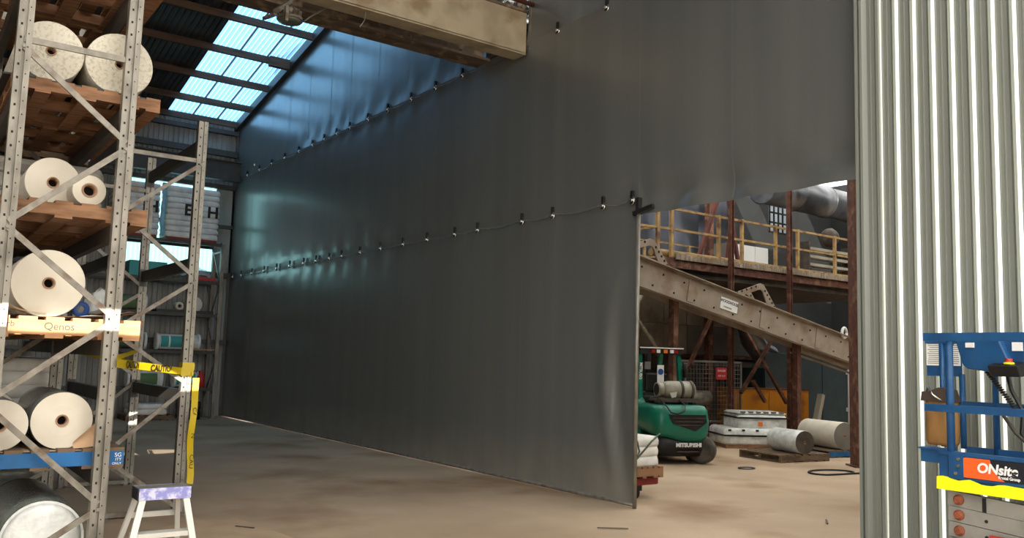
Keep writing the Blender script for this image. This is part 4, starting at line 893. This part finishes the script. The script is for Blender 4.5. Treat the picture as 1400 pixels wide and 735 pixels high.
def bracket(x, s, y):
    o = Vector((x, y, cp(x)))+upv*.28
    g_ = MB(); outer = [(-.8*s, 0), (-.05*s, .40*s), (.06*s, .46*s), (.17*s, .46*s), (.25*s, .40*s), (.75*s, 0)]; inner = [(-.42*s, .07*s), (.02*s, .30*s), (.10*s, .33*s), (.16*s, .31*s), (.36*s, .07*s)]
    # plate as a rim of quads between outer and inner outlines
    def P(uv, d=0): return o+sl_*uv[0]+upv*uv[1]+Vector((0, d, 0))
    ou = outer; inn = [inner[0], inner[1], inner[2], inner[3], inner[3], inner[4]]
    n = 6
    for d in (0, .03): g_.add([P(q, d) for q in ou]+[P(q, d) for q in inn], [(i, (i+1) % n, n+(i+1) % n, n+i) for i in range(n)])
    g_.add([P(q, 0) for q in ou]+[P(q, .03) for q in ou], [(i, (i+1) % n, n+(i+1) % n, n+i) for i in range(n)])
    b = part('arch_bracket', g_, 'conveyor', cv, True)
    h = MB()
    for (a, c) in (((-.66, .06), (-.08, .35)), ((.24, .33), (.62, .06))):
        for k in range(5):
            t = k/4; q = P(((a[0]+(c[0]-a[0])*t)*s, (a[1]+(c[1]-a[1])*t)*s), -.004); h.cyl(q, q+Vector((0, .003, 0)), .028*s, n=8)
    part('bolt_holes', h, 'hole', b, True, kind='stuff')
bracket(15.35, 1.0, 12.3); bracket(15.6, .95, 12.88); bracket(11.95, 1.0, 12.3)
for x in (17.05, 13.0): part('support_leg', MB().box(x-.07, x+.07, 12.4, 12.54, 0, cp(x)-.2), 'rust', cv, True)
for p, q in (((12.9, 13.5, 2.9), (13.35, 13.5, 3.6)), ((12.9, 13.5, 2.75), (13.55, 13.5, 2.1))): part('diagonal_brace', MB().bar(p, q, .05, .05), 'panel_beige', mz, True)
part('guide_ring', MB().tube([(18.66, 12.25+.0*k, cp(18.6)+.40+.10*math.sin(2*PI*k/14)) if False else (18.6+.09*math.cos(2*PI*k/14), 12.25, cp(18.6)+.36+.12*math.sin(2*PI*k/14)) for k in range(15)], .035, 6), 'white', cv, True)

# ================================================================ BACKGROUND OF SECOND BUILDING
tk = thing('clad_vessel', 'large silver clad vessel behind the yellow walkway rails', 'vessel', (18.2, 18.2, 0))
for k in range(4): part('cladding_panel', MB().grid(lambda u, t: Vector((15.9+1.3*(k+u), 18.0-.05*math.sin(u*PI)+.03*N(u*3+k, t*3), 4.75+4*t)), 8, 12), 'tank', tk, True)
part('body', MB().box(15.8, 21.2, 18.05, 19.6, 4.7, 8.9), 'tank', tk, True)
part('skirt', MB().box(15.6, 21.3, 17.9, 19.8, 3.9, 4.7), 'panel_beige', tk, True)
pw = thing('panel_partition', 'beige panelled partition beneath the raised walkway', 'partition', (17, 17.9, 0))
for k in range(8):
    x = 15.2+.95*k
    part('panel', MB().box(x+.01, x+.94, 17.7, 17.76, 2.9, 4.0), 'panel_beige', pw, True, bevel=.01)
    part('panel', MB().box(x+.01, x+.94, 17.68, 17.74, 2.05, 2.88), 'panel_grey' if k > 3 else 'panel_beige', pw, True, bevel=.01)
part('ledge', MB().box(15.2, 22.8, 17.6, 17.9, 1.95, 2.03), 'rust', pw, True)
part('backing', MB().box(15.2, 22.8, 17.78, 17.85, 0, 4.0), 'machine', pw, True)
cg = thing('mesh_fence', 'dark wire mesh safety fence behind the forklift', 'fence', (17.2, 15.6, 0))
def mesh_panel(x0, x1, z0, z1, y):
    w = MB(); n = int((x1-x0)/.11)
    for k in range(1, n): w.box(x0+(x1-x0)*k/n-.006, x0+(x1-x0)*k/n+.006, y, y+.006, z0, z1)
    n = int((z1-z0)/.11)
    for k in range(1, n): w.box(x0, x1, y+.006, y+.012, z0+(z1-z0)*k/n-.006, z0+(z1-z0)*k/n+.006)
    part('wire_mesh', w, 'panel_grey', cg, True, kind='stuff')
    part('frame', MB().box(x0, x1, y-.02, y+.02, z1-.05, z1).box(x0, x1, y-.02, y+.02, z0, z0+.05).box(x0-.025, x0+.025, y-.02, y+.02, 0, z1).box(x1-.025, x1+.025, y-.02, y+.02, 0, z1), 'panel_grey', cg, True)
mesh_panel(15.6, 18.15, .3, 1.85, 15.0)
cs = thing('warning_sign', 'small red warning sign on the wire mesh fence', 'sign', (17.7, 14.96, 1.62))
part('plate', MB().box(17.12, 17.52, 14.93, 14.95, 1.38, 1.68), 'sign_red', cs, True)
text('lettering', 'DANGER', .075, 'white', cs, (17.32, 14.925, 1.6), X3, Z3); text('lettering', 'KEEP OUT', .06, 'white', cs, (17.32, 14.925, 1.47), X3, Z3)
bn = thing('yellow_bin', 'large orange-yellow steel bin beside a rusty support leg', 'bin', (19.1, 15.1, 0), math.radians(-28))
for i, (x0, x1) in enumerate(((-1.0, .0), (.0, 1.1))):
    part('front_sheet', MB().box(x0+.015, x1-.015, -.5, -.46, .15, 1.16), 'yellow_bin', bn, bevel=.01)
part('side_sheet', MB().box(1.05, 1.1, -.5, .6, .1, 1.16), 'yellow_bin', bn); part('side_sheet', MB().box(-1.0, -.95, -.5, .6, .1, 1.16), 'yellow_bin', bn)
part('back_sheet', MB().box(-1.0, 1.1, .55, .6, .1, 1.16), 'yellow_bin', bn); part('base', MB().box(-1.0, 1.1, -.48, .6, .05, .15), 'rust', bn)
part('opening', MB().box(-.93, -.06, -.515, -.50, .18, .36), 'rust_red', bn); part('rim', MB().box(-1.01, 1.11, -.53, -.46, 1.14, 1.18), 'rust', bn)
tc_ = thing('dark_container', 'tall dark slate container standing behind the yellow bin', 'container', (24, 15.9, 0))
for k in range(4): part('panel', MB().box(20.3+1.35*k, 21.62+1.35*k, 15.9, 15.96, 0, 2.15+.25*(k > 0)), 'teal_dark', tc_, True, bevel=.01)
part('body', MB().box(20.3, 25.7, 15.97, 17.4, 0, 1.7), 'teal_dark', tc_, True)
single('low_bench', MB().box(17.2, 20.4, 13.3, 13.8, .0, .36), 'panel_grey', 'low grey ledge behind the stained roll', 'ledge', (18.6, 14.2, 0))
single('timber_stub', MB().bar((18.5, 13.0, .35), (18.75, 13.0, 1.1), .14, .12), 'panel_beige', 'short leaning timber stub behind the stained roll', 'timber', (18.5, 13, 0))
wp = thing('white_pipes', 'pair of thin white pipes rising beside the rusty column', 'pipe', (20.4, 13.25, 0))
for x in (20.3, 20.56): part('riser', MB().cyl((x, 13.25, .0), (x, 13.25, 2.3), .035, n=8), 'white', wp, True)
for z in (.65, 1.6): part('clip', MB().box(20.24, 20.62, 13.2, 13.3, z, z+.1), 'white', wp, True)
du = thing('air_duct', 'wide silver duct running overhead beyond the walkway', 'duct', (23, 16, 6.8))
for k in range(5): part('section', MB().lathe((20.3+1.5*k, 16, 6.95-.02*k), (21.8+1.5*k, 16, 6.93-.02*k), [(0, .47), (.02, .50), (.05, .47), (1.45, .47), (1.48, .49), (1.5, .47)], 28), 'duct', du, True)
ed = thing('elbow_duct', 'grey bent duct dropping into the dark container', 'duct', (20.6, 16.2, 1.9))
part('bend', MB().tube([(20.0, 16.3, 3.4), (20.05, 16.3, 2.9), (20.2, 16.3, 2.5), (20.55, 16.3, 2.2), (21.0, 16.3, 2.05)], .32, 16), 'duct', ed, True)
for z in (3.3, 2.9): part('collar', MB().cyl((20.03, 16.3, z), (20.03, 16.3, z+.06), .36, n=18), 'duct', ed, True)
# window with bars in the background, glazed white equipment behind rails
wn = struct('window_1', loc=(22.0, 17.0, 6.2))
part('pane', MB().box(21.9, 22.75, 17.0, 17.02, 5.95, 6.85), 'pane', wn, True)
fr = MB()
for k in range(5): part('glazing_bar', MB().box(21.88+.215*k, 21.92+.215*k, 16.96, 17.0, 5.9, 6.9), 'machine', wn, True)
for k in range(4): part('glazing_bar', MB().box(21.88, 22.78, 16.96, 17.0, 5.9+.31*k, 5.95+.31*k), 'machine', wn, True)
pe = thing('white_cabinet', 'pale panelled machine cabinet behind the walkway rails', 'cabinet', (20.2, 16.6, 4.0))
for k in range(3): part('door', MB().box(19.5+.62*k, 20.1+.62*k, 16.6, 16.64, 4.3, 5.3), 'white', pe, True, bevel=.01)
part('body', MB().box(19.5, 21.4, 16.65, 17.2, 4.05, 5.3), 'panel_grey', pe, True)
lp = thing('louvre_rack', 'stack of pale horizontal louvres behind the right end of the rails', 'louvres', (22.6, 15.6, 4))
for k in range(5): part('slat', MB().box(22.0, 24.0, 15.6, 15.9, 4.3+.24*k, 4.38+.24*k), 'panel_beige', lp, True)
for x in (21.95, 24.0): part('upright', MB().box(x, x+.07, 15.6, 15.9, 4.05, 5.5), 'machine', lp, True)
single('valve_bundle', MB().lathe((21.0, 14.4, 5.4), (21.5, 14.4, 5.4), [(0, .1), (.05, .22), (.2, .28), (.4, .2), (.5, .08)], 10), 'machine', 'dark bulky motor shape above the right end of rails', 'motor', (21, 14.4, 5.1))
mc = thing('dark_machine', 'dark machine frame standing between forklift and mesh fence', 'machine', (14.6, 13.8, 0))
part('cabinet', MB().box(14.2, 15.6, 13.9, 14.5, .1, .9), 'machine', mc, True); part('top_plate', MB().box(14.3, 15.5, 13.85, 14.4, .9, 1.05), 'machine', mc, True)
part('roller', MB().cyl((14.6, 13.7, .98), (15.4, 13.7, .98), .17, n=16), 'galv_rust', mc, True)
for x in (14.25, 15.5): part('leg', MB().box(x, x+.1, 13.8, 13.9, 0, 1.0), 'rust', mc, True)

# lettering becomes plain mesh
bpy.context.view_layer.update()
dg = bpy.context.evaluated_depsgraph_get()
for o in TEXTS:
    me = bpy.data.meshes.new_from_object(o.evaluated_get(dg)); me.name = 'lettering'
    q = bpy.data.objects.new('lettering', me); COL.objects.link(q); q.parent = o.parent; q.matrix_local = o.matrix_local.copy()
for o in TEXTS: bpy.data.objects.remove(o)
k = 0
for o in bpy.data.objects:
    if o.name.startswith('lettering'): o.name = 'lettering'
